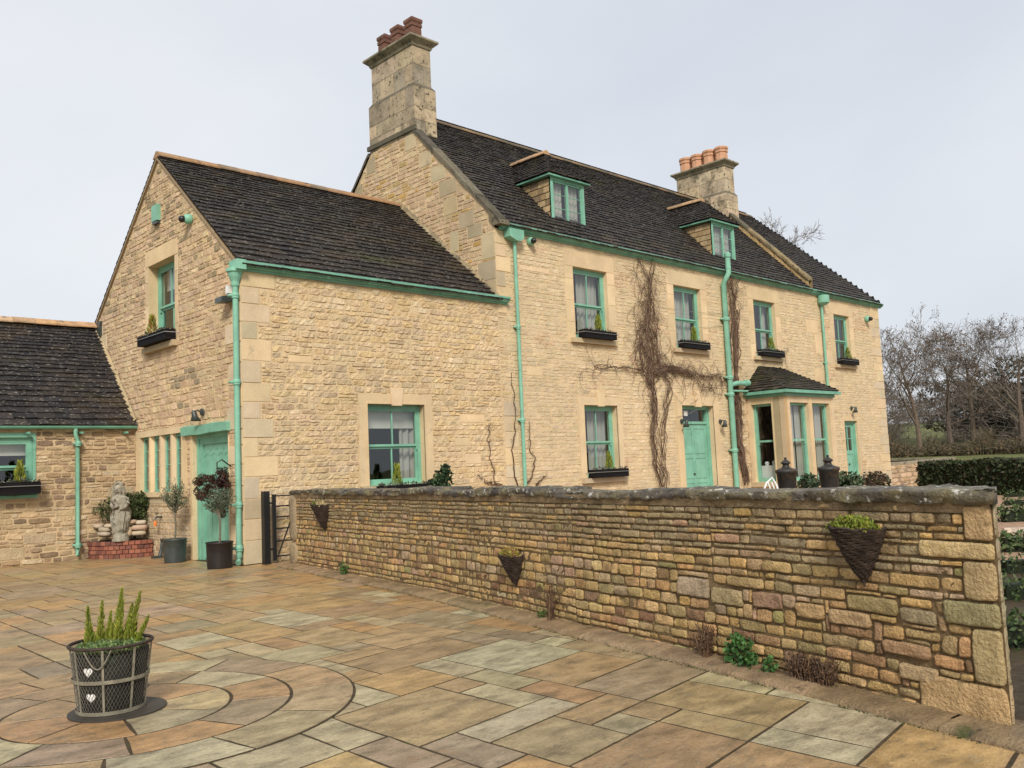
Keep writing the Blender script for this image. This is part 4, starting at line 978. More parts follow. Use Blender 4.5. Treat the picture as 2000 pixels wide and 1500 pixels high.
# inner face stones (garden side)
mWi = lambda s, t, d: mW(s, t, -TH-d)
rubble(gm, mWi, 0, SL_-.1, 0, WT, [], (.09, .14), (.2, .5), WP, gap=.014, relief=(.005, .03), colfn=gc, res=.2, base=-.02)
# end face, turned slightly towards the yard
A_ = np.array(mW(SL_, 0, 0)[:2]); B_ = np.array(mW(SL_, 0, -TH)[:2]); dE = (B_-A_); LE = float(np.linalg.norm(dE)); dE = dE/LE; nE = np.array([dE[1], -dE[0]])
mE2 = lambda s, t, d: (A_[0]+dE[0]*s+nE[0]*d, A_[1]+dE[1]*s+nE[1]*d, t)
zz = [0, .23, .53, .66, .88, .985, WT]; wid = [.0, .03, .36, .08, .36, .05]
ec = [(.44, .33, .19), (.40, .32, .19), (.36, .31, .19), (.40, .33, .21), (.44, .35, .22), (.40, .33, .20)]
for k in range(6):
    a = -.02; c = ec[k]
    if k in (0, 1, 3, 5) and k != 5:
        stone(gm, mE2, .0, .10, zz[k], zz[k+1], .008, .012, sh(c, .08), res=.03, warp=.004, rough=.006, m=2); stone(gm, mE2, .10, LE, zz[k], zz[k+1], .008, .012, sh(c, .1), res=.03, warp=.004, rough=.006, m=2)
    else: stone(gm, mE2, .0, LE, zz[k], zz[k+1], .008, .014, sh(c, .08), res=.03, warp=.004, rough=.007, m=2)
gm.add([mE2(0, 0, 0), mE2(LE, 0, 0), mE2(LE, WT, 0), mE2(0, WT, 0)], [(0, 1, 2, 3)], m=1)
far = mW(0, 0, 0); gm.add([mW(0, 0, 0), mW(0, 0, -TH), mW(0, WT, -TH), mW(0, WT, 0)], [(0, 1, 2, 3)], m=1)
obj('stonework', gm, ['wallstone', 'joint', 'quoin'], gwall, smooth=True)
# coping slabs
cp = MB(); s = -.14
while s < SL_+.03:
    L_ = U(.75, 1.35); e = min(s+L_, SL_+.045)
    if SL_+.045-e < .4: e = SL_+.045
    th = U(.055, .082); n = max(6, int((e-s)/.035)); oh = U(.03, .055); tilt = U(-.010, .016); c = sh(rng.choice([(.075, .065, .055), (.06, .055, .05), (.095, .08, .06), (.055, .053, .055)]), .15)
    prof = [(oh-.03, 0), (oh-.004, 0.02), (oh+.004, .12), (oh+.008, .5), (oh+.003, .86), (oh-.004, .98), (oh-.022, 1.02)]+[(oh-.02-(TH+oh*2-.04)*t, 1.03) for t in (.2, .4, .6, .8)]+[(-TH-oh+.02, 1.0), (-TH-oh, .5), (-TH-oh+.01, 0)]
    vs = []; sd = U(0, 90)
    for k in range(n+1):
        x = s+.013+(e-s-.026)*k/n; ew = min(1, min(k, n-k)/1.5); 
        for i, (d, z) in enumerate(prof):
            w1 = .036*noise.noise(Vector((x*3.1, sd, i*.35)))+.026*noise.noise(Vector((x*13, sd, i*.9)))
            w2 = .016*noise.noise(Vector((x*5, sd+5, i*.5)))+.014*noise.noise(Vector((x*21, sd+5, i)))
            dd = (d+w1) if d > 0 else d-w1
            dd = dd-(1-ew)*.012*(1 if dd > 0 else -1)
            if s < -.1: zf = min(1, .35+.65*(x-s)/.16)
            else: zf = 1
            vs.append(mW(x, WT+.003+th*z*zf+w2*(1 if z > 0 else .6)+tilt, dd))
    m_ = len(prof)
    cp.add(vs, [(k*m_+i, k*m_+i+1, (k+1)*m_+i+1, (k+1)*m_+i) for k in range(n) for i in range(m_-1)]+[(k*m_+m_-1, k*m_, (k+1)*m_, (k+1)*m_+m_-1) for k in range(n)]+[tuple(range(m_)), tuple(range(n*m_, n*m_+m_))], c)
    s = e
obj('coping', cp, 'coping', gwall, smooth=True)
# bedding mortar under the coping
bm = MB()
for k in range(80):
    a, b = SL_*k/80, SL_*(k+1)/80; bm.add([mW(a, WT-.05, .012), mW(b, WT-.05, .012), mW(b, WT+.03, .03), mW(a, WT+.03, .03)], [(0, 1, 2, 3)], (.30, .22, .13))
obj('bedding_mortar', bm, 'wallstone', gwall)

# ------------------------------------------------------------------ kerb, paving, ground
kb = MB(); s = -.35
while s < SL_+.3:
    e = s+U(.7, 1.1); n = 14; vs = []; c = sh(rng.choice([(.27, .185, .10), (.24, .17, .095), (.29, .20, .115)]), .12); sd = U(0, 99)
    for k in range(n+1):
        x = s+.005+(e-s-.01)*k/n
        for i, (d, z) in enumerate(((.255, -.02), (.25, .015), (.23, .03), (.14, .042), (.03, .05), (-.1, .05))):
            vs.append(mW(x, z+.014*noise.noise(Vector((x*9, i, sd))), d+.022*noise.noise(Vector((x*5, sd, i)))))
    kb.add(vs, [(k*6+i, k*6+i+1, k*6+7+i, k*6+6+i) for k in range(n) for i in range(5)]+[tuple(range(6)), tuple(range(n*6, n*6+6))], c)
    s = e
obj('kerb', kb, 'kerb', None, smooth=True, kind='structure')

FP = [(0.376, 0.255, 0.125), (0.342, 0.231, 0.114), (0.41, 0.275, 0.125), (0.353, 0.264, 0.14), (0.319, 0.253, 0.146), (0.388, 0.325, 0.192), (0.285, 0.215, 0.135), (0.376, 0.226, 0.104), (0.433, 0.259, 0.109), (0.319, 0.215, 0.114), (0.353, 0.248, 0.13), (0.422, 0.33, 0.177), (0.296, 0.204, 0.125), (0.353, 0.292, 0.166), (0.422, 0.369, 0.229)]
PC = np.array([2.28, 6.27]); R3 = 1.55
ud = np.array([math.cos(R_(8)), math.sin(R_(8))]); vd = np.array([math.cos(R_(89)), math.sin(R_(89))]); O0 = np.array([-8.0, -2.0])
def wallx(y):
    if y > 13.9: return 60
    best = min(CU, key=lambda p: abs(p[1]-y)); return best[0]+.12 if y > 1.6 else 8.5
def slab(mb, poly, z, c, gap=.0052, jit=.005):
    P = [np.array(p) for p in poly]; cen = sum(P)/len(P); out = []; sg = 1 if sum(P[i][0]*P[(i+1) % len(P)][1]-P[(i+1) % len(P)][0]*P[i][1] for i in range(len(P))) > 0 else -1
    for i in range(len(P)):
        a, b = P[i], P[(i+1) % len(P)]; L_ = np.linalg.norm(b-a); n = max(1, int(L_/.13)); ed = (b-a)/(L_+1e-9)
        nn_ = np.array([-ed[1], ed[0]])*sg; g2 = min(gap*1.0, L_*.3) if L_ > .3 else 0
        for k in range(n):
            p = a+(b-a)*k/n
            if k == 0 and g2: p = p+ed*g2
            out.append(p+nn_*(gap+U(0, jit)))
    n = len(out); t1, t2 = U(-.0012, .0012), U(-.0012, .0012)
    def zf(p): return z+(p[0]-cen[0])*t1+(p[1]-cen[1])*t2
    o = [(p[0], p[1], z-.012) for p in out]; i1 = []; 
    for p in out:
        d = cen-p; d = d/(np.linalg.norm(d)+1e-9); r = p+d*.006; i1.append((r[0], r[1], zf(r)))
    mb.add(o+i1, [(k, (k+1) % n, n+(k+1) % n, n+k) for k in range(n)]+[tuple(range(n, 2*n))], c)
pv = MB(); MOD = .30; NX, NY = 63, 80; occ = np.zeros((NX, NY), bool)
sizes = [(3, 2), (3, 2), (2, 2), (2, 1), (1, 2), (3, 3), (2, 3), (1, 1), (4, 2), (2, 2), (3, 1)]
for j in range(NY):
    for i in range(NX):
        if occ[i, j]: continue
        opts = sizes[:]; rng.shuffle(opts); opts.append((1, 1))
        for (a, b) in opts:
            if i+a <= NX and j+b <= NY and not occ[i:i+a, j:j+b].any(): break
        occ[i:i+a, j:j+b] = True
        P = [O0+ud*MOD*x+vd*MOD*y for x, y in ((i, j), (i+a, j), (i+a, j+b), (i, j+b))]; c = sum(P)/4
        if c[0] > wallx(c[1]-.3)+.3 or c[1] > 20.2 or (c[0] > 7.7 and c[1] > 14.9) or c[0] > 12: continue
        if all(np.linalg.norm(p-PC) < R3-.06 for p in P): continue
        far_ = c[1] > 9.5
        cc = rng.choice(FP if not far_ else FP[:4]+FP[7:11]+[(.34, .24, .15)])
        slab(pv, P, U(-.0003, .0008), sh(cc, .1, .04))
bed = MB(); ring = []
bed.box(-9, 12, -3, 20.5, -.04, -.0028)
obj('paving_bed', bed, 'flagbed', None, kind='structure')
obj('paving', pv, 'flag', None, kind='structure')
# circular setting of flags round the wire basket, laid on its own bed
rb = MB(); rb.lathe((PC[0], PC[1], 0), [(R3+.007, -.012), (R3+.007, .0040), (.05, .0040)], 96); 
obj('circle_bed', rb, 'flagbed', None, kind='structure')
rg = MB()
RC = [(.28, .72, 7), (.72, 1.12, 10), (1.12, R3, 12)]
for (r0, r1, n) in RC:
    t = U(0, 1)
    for k in range(n):
        w_ = 2*math.pi/n; a, b = t+w_*k+U(-.06, .06)*0, t+w_*(k+1); sk = U(-.06, .06)
        m_ = 18; P = [PC+r0*np.array([math.cos(a+(b-a)*i/m_), math.sin(a+(b-a)*i/m_)]) for i in range(m_+1)]+[PC+r1*np.array([math.cos(b-(b-a)*i/m_), math.sin(b-(b-a)*i/m_)]) for i in range(m_+1)]
        slab(rg, P, .0068, sh(rng.choice(FP), .1, .04), gap=.0065, jit=.003)
obj('paving_circle', rg, 'flag', None, kind='structure')
# ground sheet with the rising field beyond, reaching the horizon
g = MB(); n = 110
def gz(x, y):
    d = (x*.83+y*.55)-58
    lat = max(0, d); return -.06+min(lat, 40)*.036+max(0, min(lat-40, 130))*.05+.25*noise.noise(Vector((x*.01, y*.01, 0)))*min(1, lat/40)
ax = [-900+1800*k/n for k in range(n+1)]
ax = [math.copysign(abs(a/900)**2.2*900, a) for a in ax]
g.add([(x, y, gz(x, y)) for y in ax for x in ax], [(j*(n+1)+i, j*(n+1)+i+1, (j+1)*(n+1)+i+1, (j+1)*(n+1)+i) for j in range(n) for i in range(n)])
obj('ground', g, 'grass', None, smooth=True, kind='structure')
gd = MB(); gd.add([(5.3, -3, -.03), (40, -3, -.03), (40, 15.5, -.03), (7.6, 15.5, -.03)]+[], [(0, 1, 2, 3)]); obj('garden_path', gd, 'gravel', None, kind='structure')

# ------------------------------------------------------------------ planting helpers
G1 = [(.06, .10, .03), (.045, .08, .022), (.08, .12, .035), (.035, .06, .02)]
YG = [(.24, .27, .035), (.18, .23, .03), (.30, .30, .06), (.14, .19, .03)]
def leaves(mb, c, r, n, size, pal, shell=.5, asp=2.2, zmin=None, flat=0, up=0):
    for _ in range(n):
        while True:
            p = Vector((U(-1, 1), U(-1, 1), U(-1, 1)))
            if p.length < 1: break
        if p.length > .01: p = p.normalized()*(p.length**shell)
        p = Vector((c[0]+p.x*r[0], c[1]+p.y*r[1], c[2]+p.z*r[2]))
        if zmin is not None and p.z < zmin: continue
        a = Vector((U(-1, 1), U(-1, 1), U(-1, 1)+up)).normalized(); b = a.cross(Vector((U(-1, 1), U(-1, 1), U(-1, 1)))).normalized()
        s_ = size*U(.6, 1.3)
        mb.add([p-a*s_*asp/2, p+b*s_*.5, p+a*s_*asp/2, p-b*s_*.5], [(0, 1, 2, 3)], sh(rng.choice(pal), .25))
def conifer(mb, c, h, r, n, pal, size=.03):
    for k in range(n):
        t = U(0, 1)**.8; a = U(0, 6.283); rr = r*(1-t)**.75*U(.3, 1); p = Vector((c[0]+rr*math.cos(a), c[1]+rr*math.sin(a), c[2]+h*t))
        d = Vector((math.cos(a)*.45, math.sin(a)*.45, 1)).normalized(); sd = d.cross(Vector((U(-1, 1), U(-1, 1), .2))).normalized(); s_ = size*U(.7, 1.4)
        mb.add([p, p+d*s_*1.3+sd*s_*.35, p+d*s_*3, p+d*s_*1.3-sd*s_*.35], [(0, 1, 2, 3)], sh(rng.choice(pal), .25))

# window boxes: trough, soil, trailing plants, small conifer and the rail in front
def winbox(x0, x1, z0, mp, nrm, label, h=.20, con=.5, d0=.02, d1=.24, pal=YG, rail=True):
    c = mp((x0+x1)/2, z0, d1/2)
    t = thing('window_box', label, 'window box', c, 'planted black window boxes')
    b = MB(); b.mbox(mp, x0, x1, z0, z0+h*.5-.004, d1-.02, d1); b.mbox(mp, x0, x1, z0+h*.5, z0+h, d1-.02, d1+.001)
    b.mbox(mp, x0, x0+.02, z0, z0+h, d0, d1-.02); b.mbox(mp, x1-.02, x1, z0, z0+h, d0, d1-.02); b.mbox(mp, x0+.02, x1-.02, z0, z0+h*.85, d0, d1-.02)
    obj('trough', b, 'blackwood', t)
    p = MB()
    for k in range(int((x1-x0)/.035)):
        q_ = mp(U(x0, x1), z0+h+U(-.01, .03), U(d0+.02, d1)); leaves(p, q_, (.05, .05, .04), 9, .022, [(.05, .07, .03), (.09, .10, .06), (.03, .03, .02), (.12, .07, .05), (.25, .26, .22)], up=.5)
    obj('trailing_plants', p, 'leaf', t)
    cc = MB(); q_ = mp(x0+(x1-x0)*con, z0+h-.02, (d0+d1)/2); conifer(cc, q_, .38, .11, 260, pal, .03); obj('dwarf_conifer', cc, 'leaf', t)
    if rail:
        r = MB(); r.tube([mp(x0-.12, z0+h*.62, .0), mp(x0-.05, z0+h*.66, d1+.02), mp(x1+.05, z0+h*.66, d1+.02), mp(x1+.12, z0+h*.62, 0)], .007, 5); obj('rail', r, 'galv', t)
    return t
winbox(16.44, 17.66, 4.60, mF, 0, 'black window box on the sill of the first upstairs window, left of the tall vine', con=.52)
winbox(20.6, 21.86, 4.60, mF, 0, 'black window box under the upstairs window between vine and thick pipe', con=.5)
winbox(24.78, 26.05, 4.60, mF, 0, 'black window box on the upstairs sill above the bay roof', con=.52)
winbox(30.05, 31.3, 4.60, mF, 0, 'black window box under the last upstairs window at the far end', con=.5)
winbox(16.55, 17.84, 1.14, mF, 0, 'black window box at the ground floor window left of the front door', con=.52)
winbox(10.2, 11.6, 1.0, mF, 0, 'planted window box at the wide wing window, half hidden by the garden wall', con=.35, h=.24)
winbox(17.35, 18.75, 4.33, mG, 0, 'black window box high on the gable of the wing', con=.63, pal=[(.24, .27, .035), (.30, .16, .04)])
winbox(3.95, 5.52, 1.38, mL, 0, 'black window box on the low outbuilding window at the left edge', con=.78, h=.24, d0=.06, d1=.3)

# wicker cones on the garden wall
def cone(s, z, w_, h, pal, label, lean=.0, flowers=None):
    p = mW(s, z, .03); pp, dd = cur(s)
    t = thing('wicker_wall_basket', label, 'wall basket', p, 'cone shaped wicker baskets hung on the garden wall')
    b = MB(); n = 26; T = np.array([dd[0], dd[1]]); Nn = np.array([dd[1], -dd[0]])
    for k in range(n):
        f = k/(n-1); r = w_/2*(f**.8)*1.0+.008; zz_ = z-h*(1-f); pts = []
        for a in range(13):
            q_ = math.pi*a/12; x = -math.cos(q_)*r+lean*(1-f); y = .02+math.sin(q_)*r*.95*(1 if f > .1 else .6)
            pts.append((pp[0]+T[0]*x+Nn[0]*y, pp[1]+T[1]*x+Nn[1]*y, zz_+.008*math.sin(a*2.4+k*1.7)+.012*f*math.cos(q_)))
        b.tube(pts, .0085*U(.8, 1.3), 4)
    for a in range(0, 13, 2):
        q_ = math.pi*a/12; pts = []
        for f in (0, .25, .5, .75, 1.02):
            r = w_/2*(f**.8)+.004; x = -math.cos(q_)*r+lean*(1-f); y = .02+math.sin(q_)*r*.9
            pts.append((pp[0]+T[0]*x+Nn[0]*y, pp[1]+T[1]*x+Nn[1]*y, z-h*(1-f)))
        b.tube(pts, .006, 4)
    x = lean
    b.tube([(pp[0]+T[0]*x+Nn[0]*.03, pp[1]+T[1]*x+Nn[1]*.03, z-h*.92), (pp[0]+T[0]*(x+.01)+Nn[0]*.03, pp[1]+T[1]*(x+.01)+Nn[1]*.03, z-h*1.1)], [.012, .004], 5)
    obj('basket', b, 'wicker', t)
    ins = MB(); ins.add([(pp[0]+T[0]*x_+Nn[0]*y_, pp[1]+T[1]*x_+Nn[1]*y_, z-h*.12) for x_, y_ in [(-w_*.42, .02), (w_*.42, .02), (w_*.3, w_*.3), (0, w_*.42), (-w_*.3, w_*.3)]], [(0, 1, 2, 3, 4)]); obj('moss_liner', ins, 'soil', t)
    L_ = MB(); ctr = (pp[0]+Nn[0]*w_*.22, pp[1]+Nn[1]*w_*.22)
    for k in range(1300):
        a = U(-.42, .42)*w_*(1 if not flowers else 1); q_ = U(.03, w_*.4); c_ = (pp[0]+T[0]*a+Nn[0]*q_, pp[1]+T[1]*a+Nn[1]*q_, z-h*.05+U(0, .085)*(1-(abs(a)/(w_*.5))**2))
        leaves(L_, c_, (.008, .008, .01), 1, .012, pal if not (flowers and a*flowers > .02) else [(.52, .42, .22), (.60, .5, .33), (.42, .28, .10)], up=1.2)
    obj('plants', L_, 'leaf', t)
def s_at(y): 
    i = min(range(len(CU)), key=lambda k: abs(CU[k][1]-y)); return CL[i]
def wallhit(u, v):
    # nearest point on the wall face under that line of sight
    r = ROT @ np.array([u-1000, 750-v, -FPX]); best = None
    for k in range(400):
        s = SL_*k/399; p, d = cur(s); cr = abs(r[0]*p[1]-r[1]*p[0])/math.hypot(r[0], r[1])
        if best is None or cr < best[0]: best = (cr, s, math.hypot(*p))
    return best[1], 1.5+r[2]/math.hypot(r[0], r[1])*best[2]
s1, z1 = wallhit(634, 985); cone(s1, z1, .40, .40, [(.12, .15, .025), (.19, .21, .03), (.08, .11, .02)], 'wicker cone basket with green plant and pale flowers at the far wall end', lean=.05, flowers=1)
s2, z2 = wallhit(1010, 1082); cone(s2, z2, .34, .31, [(.34, .28, .05), (.26, .25, .04), (.24, .08, .06), (.40, .34, .10)], 'wicker cone basket with yellowish heather in the middle of the garden wall')
s3, z3 = wallhit(1682, 1028); cone(s3, z3, .365, .33, YG, 'largest looking wicker cone basket with bright green plant near the wall end')

# gate
gt_ = thing('metal_gate', 'black metal bar gate folded open against the house beside the garden wall', 'gate', (7.74, 14.36, 0))
b = MB(); b.box(7.68, 7.79, 14.30, 14.41, 0, 1.26); obj('post', b, 'black', gt_)
b = MB(); b.box(7.86, 7.92, 14.32, 14.37, .05, 1.20)
for z in (.12, .38, .60, .80, .99, 1.17): b.box(7.92, 9.11, 14.335, 14.35, z-.012, z+.012)
b.tube([(7.94, 14.325, .12), (8.38, 14.325, 1.12)], .014, 6); b.box(9.11, 9.16, 14.32, 14.37, .05, 1.2)
obj('gate_leaf', b, 'black', gt_)
b = MB()
for z in (.25, 1.05): b.box(7.79, 7.86, 14.33, 14.36, z-.015, z+.015)
obj('hinge', b, 'black', gt_)

# wire basket planter in the yard
wb = thing('wire_basket_planter', 'round wire mesh basket planter with heather spikes in the paved circle', 'planter', (PC[0], PC[1], 0))
b = MB(); b.lathe((PC[0], PC[1], .007), [(.305, 0), (.305, .010), (.295, .013)], 64); obj('base_disc', b, 'plinth', wb)
BR, TR, BH, B0 = .203, .253, .43, .02
PC = PC-.045*np.array([.7222, -.690])+.0*np.array([.69, .72])
rad = lambda z: BR+(TR-BR)*(z-B0)/BH
b = MB(); b.lathe((PC[0], PC[1], 0), [(BR-.012, B0), (TR-.014, B0+BH-.05), (TR-.03, B0+BH-.05), (TR-.05, B0+BH-.09), (.02, B0+BH-.07)], 48); obj('liner', b, 'liner', wb, smooth=True)
b = MB()
def cyl(a, z, dr=0): return (PC[0]+(rad(z)+dr)*math.cos(a), PC[1]+(rad(z)+dr)*math.sin(a), z)
for k in range(60):
    for sg in (1, -1):
        a0 = 2*math.pi*k/60; pts = [cyl(a0+sg*2*math.pi*i/44*.5, B0+BH*i/14) for i in range(15)]
        b.tube(pts, .0012, 3, cap=False)
obj('mesh', b, 'mesh', wb)
b = MB()
for k in range(8):
    a = 2*math.pi*k/8+.24; zs_ = [B0, B0+BH*.5, B0+BH]
    vs = []
    for z in zs_:
        for da, dr in ((-.03, .003), (.03, .003), (.03, .008), (-.03, .008)): vs.append(cyl(a+da, z, dr))
    b.add(vs, [(i*4+j, i*4+(j+1) % 4, i*4+4+(j+1) % 4, i*4+4+j) for i in range(2) for j in range(4)])
for (zc, hh_) in ((B0+BH*.50, .012), (B0+.015, .012)):
    vs = []; n = 48
    for k in range(n):
        a = 2*math.pi*k/n
        for z, dr in ((zc-hh_, .009), (zc+hh_, .009), (zc+hh_, .012), (zc-hh_, .012)): vs.append(cyl(a, z, dr))
    b.add(vs, [(k*4+j, k*4+(j+1) % 4, ((k+1) % n)*4+(j+1) % 4, ((k+1) % n)*4+j) for k in range(n) for j in range(4)])
obj('straps', b, 'strap', wb)
b = MB(); b.tube([cyl(2*math.pi*k/40, B0+BH, .004) for k in range(41)], .011, 8, cap=False); obj('rim', b, 'wicker', wb, smooth=True)
va = math.atan2(-PC[1], -PC[0])
b = MB(); b.tube([cyl(va-.30+.0+.62*(t/14)-.32, B0+BH-.01-.115*math.sin(math.pi*t/14), .022) for t in range(15)], .0045, 6); obj('handle', b, 'strap', wb, smooth=True)
for (da, z) in ((-.63, .305), (-.60, .14)):
    b = MB(); hp_ = []
    for k in range(24):
        t = 2*math.pi*k/24; x = 16*math.sin(t)**3; y = 13*math.cos(t)-5*math.cos(2*t)-2*math.cos(3*t)-math.cos(4*t)
        hp_.append((x/17, y/17))
    c0 = len(hp_)
    vs = [cyl(va+da+x*.036/rad(z)*1.0, z+y*.036, -.004) for x, y in hp_]+[cyl(va+da, z, -.001)]
    b.add(vs, [(k, (k+1) % c0, c0) for k in range(c0)]); obj('heart_ornament', b, 'white', wb)
b = MB(); leaves(b, (PC[0], PC[1], B0+BH-.02), (.22, .22, .045), 5200, .013, [(.13, .20, .06), (.17, .24, .07), (.08, .14, .06), (.24, .29, .12)], up=.6)
leaves(b, (PC[0]+.1, PC[1]-.05, B0+BH), (.05, .05, .02), 14, .016, [(.7, .7, .68)], asp=1.2)
obj('ground_cover', b, 'leaf', wb)
rv_ = np.array([math.sin(va), -math.cos(va)])*-1
right = np.array([.7222, -.690])
for (off, h, lean, w_) in ((-.10, .16, -.02, .03), (.02, .18, .0, .034), (.11, .17, .04, .03), (-.125, .30, -.01, .030), (-.075, .33, .02, .030), (-.03, .26, .03, .022), (.005, .40, .05, .036), (.045, .33, .05, .030), (.095, .38, .10, .036), (.075, .30, .06, .028), (.15, .22, .10, .02)):
    b = MB(); y_ = U(-.05, .05)
    base = np.array([PC[0]+right[0]*off+.69*y_, PC[1]+right[1]*off+.72*y_])
    b.tube([(base[0], base[1], B0+BH-.06), (base[0]+right[0]*lean, base[1]+right[1]*lean, B0+BH-.06+h*.9)], [.006, .002], 5, c=(.12, .12, .03))
    for k in range(int(2200*h)+150):
        t = U(0, 1); a = U(0, 6.283); rr = w_*1.15*(1-t)**.8*U(.1, 1)*(.8+.2*math.sin(t*23+off*90))
        p = Vector((base[0]+right[0]*lean*t+rr*math.cos(a), base[1]+right[1]*lean*t+rr*math.sin(a), B0+BH-.06+h*t))
        d = Vector((math.cos(a)*.5, math.sin(a)*.5, 1)).normalized(); sd = d.cross(Vector((U(-1, 1), U(-1, 1), .1))).normalized(); s_ = .0125*U(.7, 1.4)*(1-.55*t)
        b.add([p, p+d*s_+sd*s_*.26, p+d*s_*3.0, p+d*s_-sd*s_*.32], [(0, 1, 2, 3)], sh(rng.choice([(.19, .24, .025), (.26, .29, .035), (.13, .18, .02), (.34, .34, .07)]), .2))
    obj('heather_spike', b, 'leaf', wb)

# potted standard trees by the gable door
def onray(u, v, x):
    p = onplane(u, v, 0, x); return p
def standard(name, px, x, potr, poth, stem, crown, pal, label, twigs, potm, z0=0.0, leafn=900):
    p = onplane(px, 1085, 0, x); o = (x, float(p[1]), 0)
    t = thing('potted_tree', label, 'potted tree', o, 'potted standard trees by the gable door')
    b = MB(); b.lathe((o[0], o[1], .005), [(potr*.93, 0), (potr*.97, poth*.5), (potr, poth*.93), (potr*1.05, poth*.95), (potr*1.05, poth), (potr*.93, poth), (potr*.9, poth*.9), (.01, poth*.88)], 32); obj('pot', b, potm, t, smooth=False)
    for q_ in t.children[0].data.polygons: q_.use_smooth = len(q_.vertices) == 4
    b = MB(); b.tube([(o[0], o[1], poth*.85), (o[0]+.015, o[1]-.01, poth+stem*.5), (o[0], o[1], poth+stem)], [.02, .017, .014], 7, c=(.16, .14, .10))
    L_ = MB(); cz = poth+stem+crown[2]*.75
    for k in range(twigs):
        a = U(0, 6.283); el = U(-.1, 1.3); r_ = U(.5, 1)
        tip = Vector((o[0]+crown[0]*math.cos(a)*math.cos(el)*r_, o[1]+crown[1]*math.sin(a)*math.cos(el)*r_, cz-crown[2]*.2+crown[2]*math.sin(el)*r_))
        st = Vector((o[0], o[1], poth+stem*U(.85, 1.15))); mid = st.lerp(tip, .5)+Vector((U(-.04, .04), U(-.04, .04), -.03))
        b.tube([st, mid, tip], [.008, .005, .003], 4, c=(.17, .15, .11))
        for q_ in range(leafn//twigs):
            f = U(.35, 1.05); p_ = st.lerp(tip, f); leaves(L_, p_, (.045, .045, .045), 1, .016, pal, asp=3, up=.4)
    obj('stem', b, 'bark', t); obj('crown', L_, 'leaf', t)
    return t, o
OL = [(.10, .12, .06), (.15, .16, .09), (.07, .09, .045), (.20, .20, .13)]
standard('a', 342, 7.10, .21, .43, .52, (.33, .33, .42), OL, 'olive tree in a grey pot between the brick bed and the green door', 40, 'pewter', leafn=1300)
M['potblack'] = mat('black_planter', (.018, .014, .013), .3, 5, 50, .3, .004, .5, .4)
standard('b', 429, 7.02, .22, .44, .50, (.30, .30, .30), [(.09, .12, .07), (.13, .16, .11), (.06, .08, .05)], 'round headed tree in a black pot in front of the green gable door', 44, 'potblack', leafn=1500)
hb = thing('hanging_basket', 'dark red brown trailing foliage hung on the wall right of the green gable door', 'hanging basket', (7.2, 15.3, 1.3))
b = MB(); RP = [(.06, .022, .018), (.09, .035, .022), (.035, .016, .016), (.05, .045, .02)]
for (c_, R2, n_, pl_) in (((7.15, 15.45, 1.38), .20, 22, RP+[(.045, .05, .02), (.10, .07, .04)]), ((7.24, 15.08, 1.52), .18, 20, RP+[(.05, .03, .04)])):
    for k in range(n_):
        q_ = Vector((U(-1, 1), U(-1, 1), U(-1.2, 1.1)))*R2*.75; leaves(b, (c_[0]+q_.x*.8, c_[1]+q_.y, c_[2]+q_.z), (.07, .07, .08), 80, .022, pl_, shell=.8)
 
leaves(b, (7.27, 15.02, 1.1), (.10, .13, .28), 420, .024, [(.16, .14, .09), (.10, .09, .05), (.07, .03, .02)], shell=.7)
obj('foliage', b, 'leaf', hb)
b = MB(); b.tube([(XG, 15.08, 1.72), (7.30, 15.1, 1.85), (7.22, 15.12, 1.8), (7.22, 15.12, 1.6)], .012, 6); obj('bracket', b, 'black', hb)

# brick bed in the corner with stacked stones, shrubs and the statue
bb = thing('brick_planting_bed', 'low curved red brick bed in the corner beside the low outbuilding', 'planting bed', (7.0, 19.0, 0))
C0 = np.array([7.44, 19.47]); br_ = MB(); so = MB()
for row in range(4):
    n = 13; off = .5*(row % 2)
    for k in range(n+1):
        a0 = math.pi+math.pi/2*(k+off-.5)/n; a1 = math.pi+math.pi/2*(k+off+.5)/n-.012
        a0, a1 = max(a0, math.pi), min(a1, math.pi*1.5)
        if a1-a0 < .02: continue
        r0, r1 = .84, .95+(.02 if row == 3 else 0)+U(-.006, .006); z0, z1_ = row*.088+.004, row*.088+.08
        vs = [(C0[0]+r*math.cos(a), C0[1]+r*math.sin(a), z) for z in (z0, z1_) for r in (r0, r1) for a in (a0, a1)]
        br_.add(vs, [(0, 1, 3, 2), (4, 5, 7, 6), (2, 3, 7, 6), (0, 1, 5, 4), (0, 2, 6, 4), (1, 3, 7, 5)], sh(rng.choice([(.27, .10, .065), (.23, .085, .06), (.31, .125, .08), (.18, .075, .06)]), .12))
n = 24; vs = [(C0[0]+.935*math.cos(math.pi+math.pi/2*k/n), C0[1]+.935*math.sin(math.pi+math.pi/2*k/n), z) for k in range(n+1) for z in (0, .345)]
so.add(vs, [(k*2, k*2+2, k*2+3, k*2+1) for k in range(n)]); so.add([(C0[0], C0[1], .34)]+[vs[k*2+1] for k in range(n+1)], [(0, k+1, k+2) for k in range(n)])
obj('brickwork', br_, 'brick', bb); obj('mortar_and_soil', so, 'soil', bb)
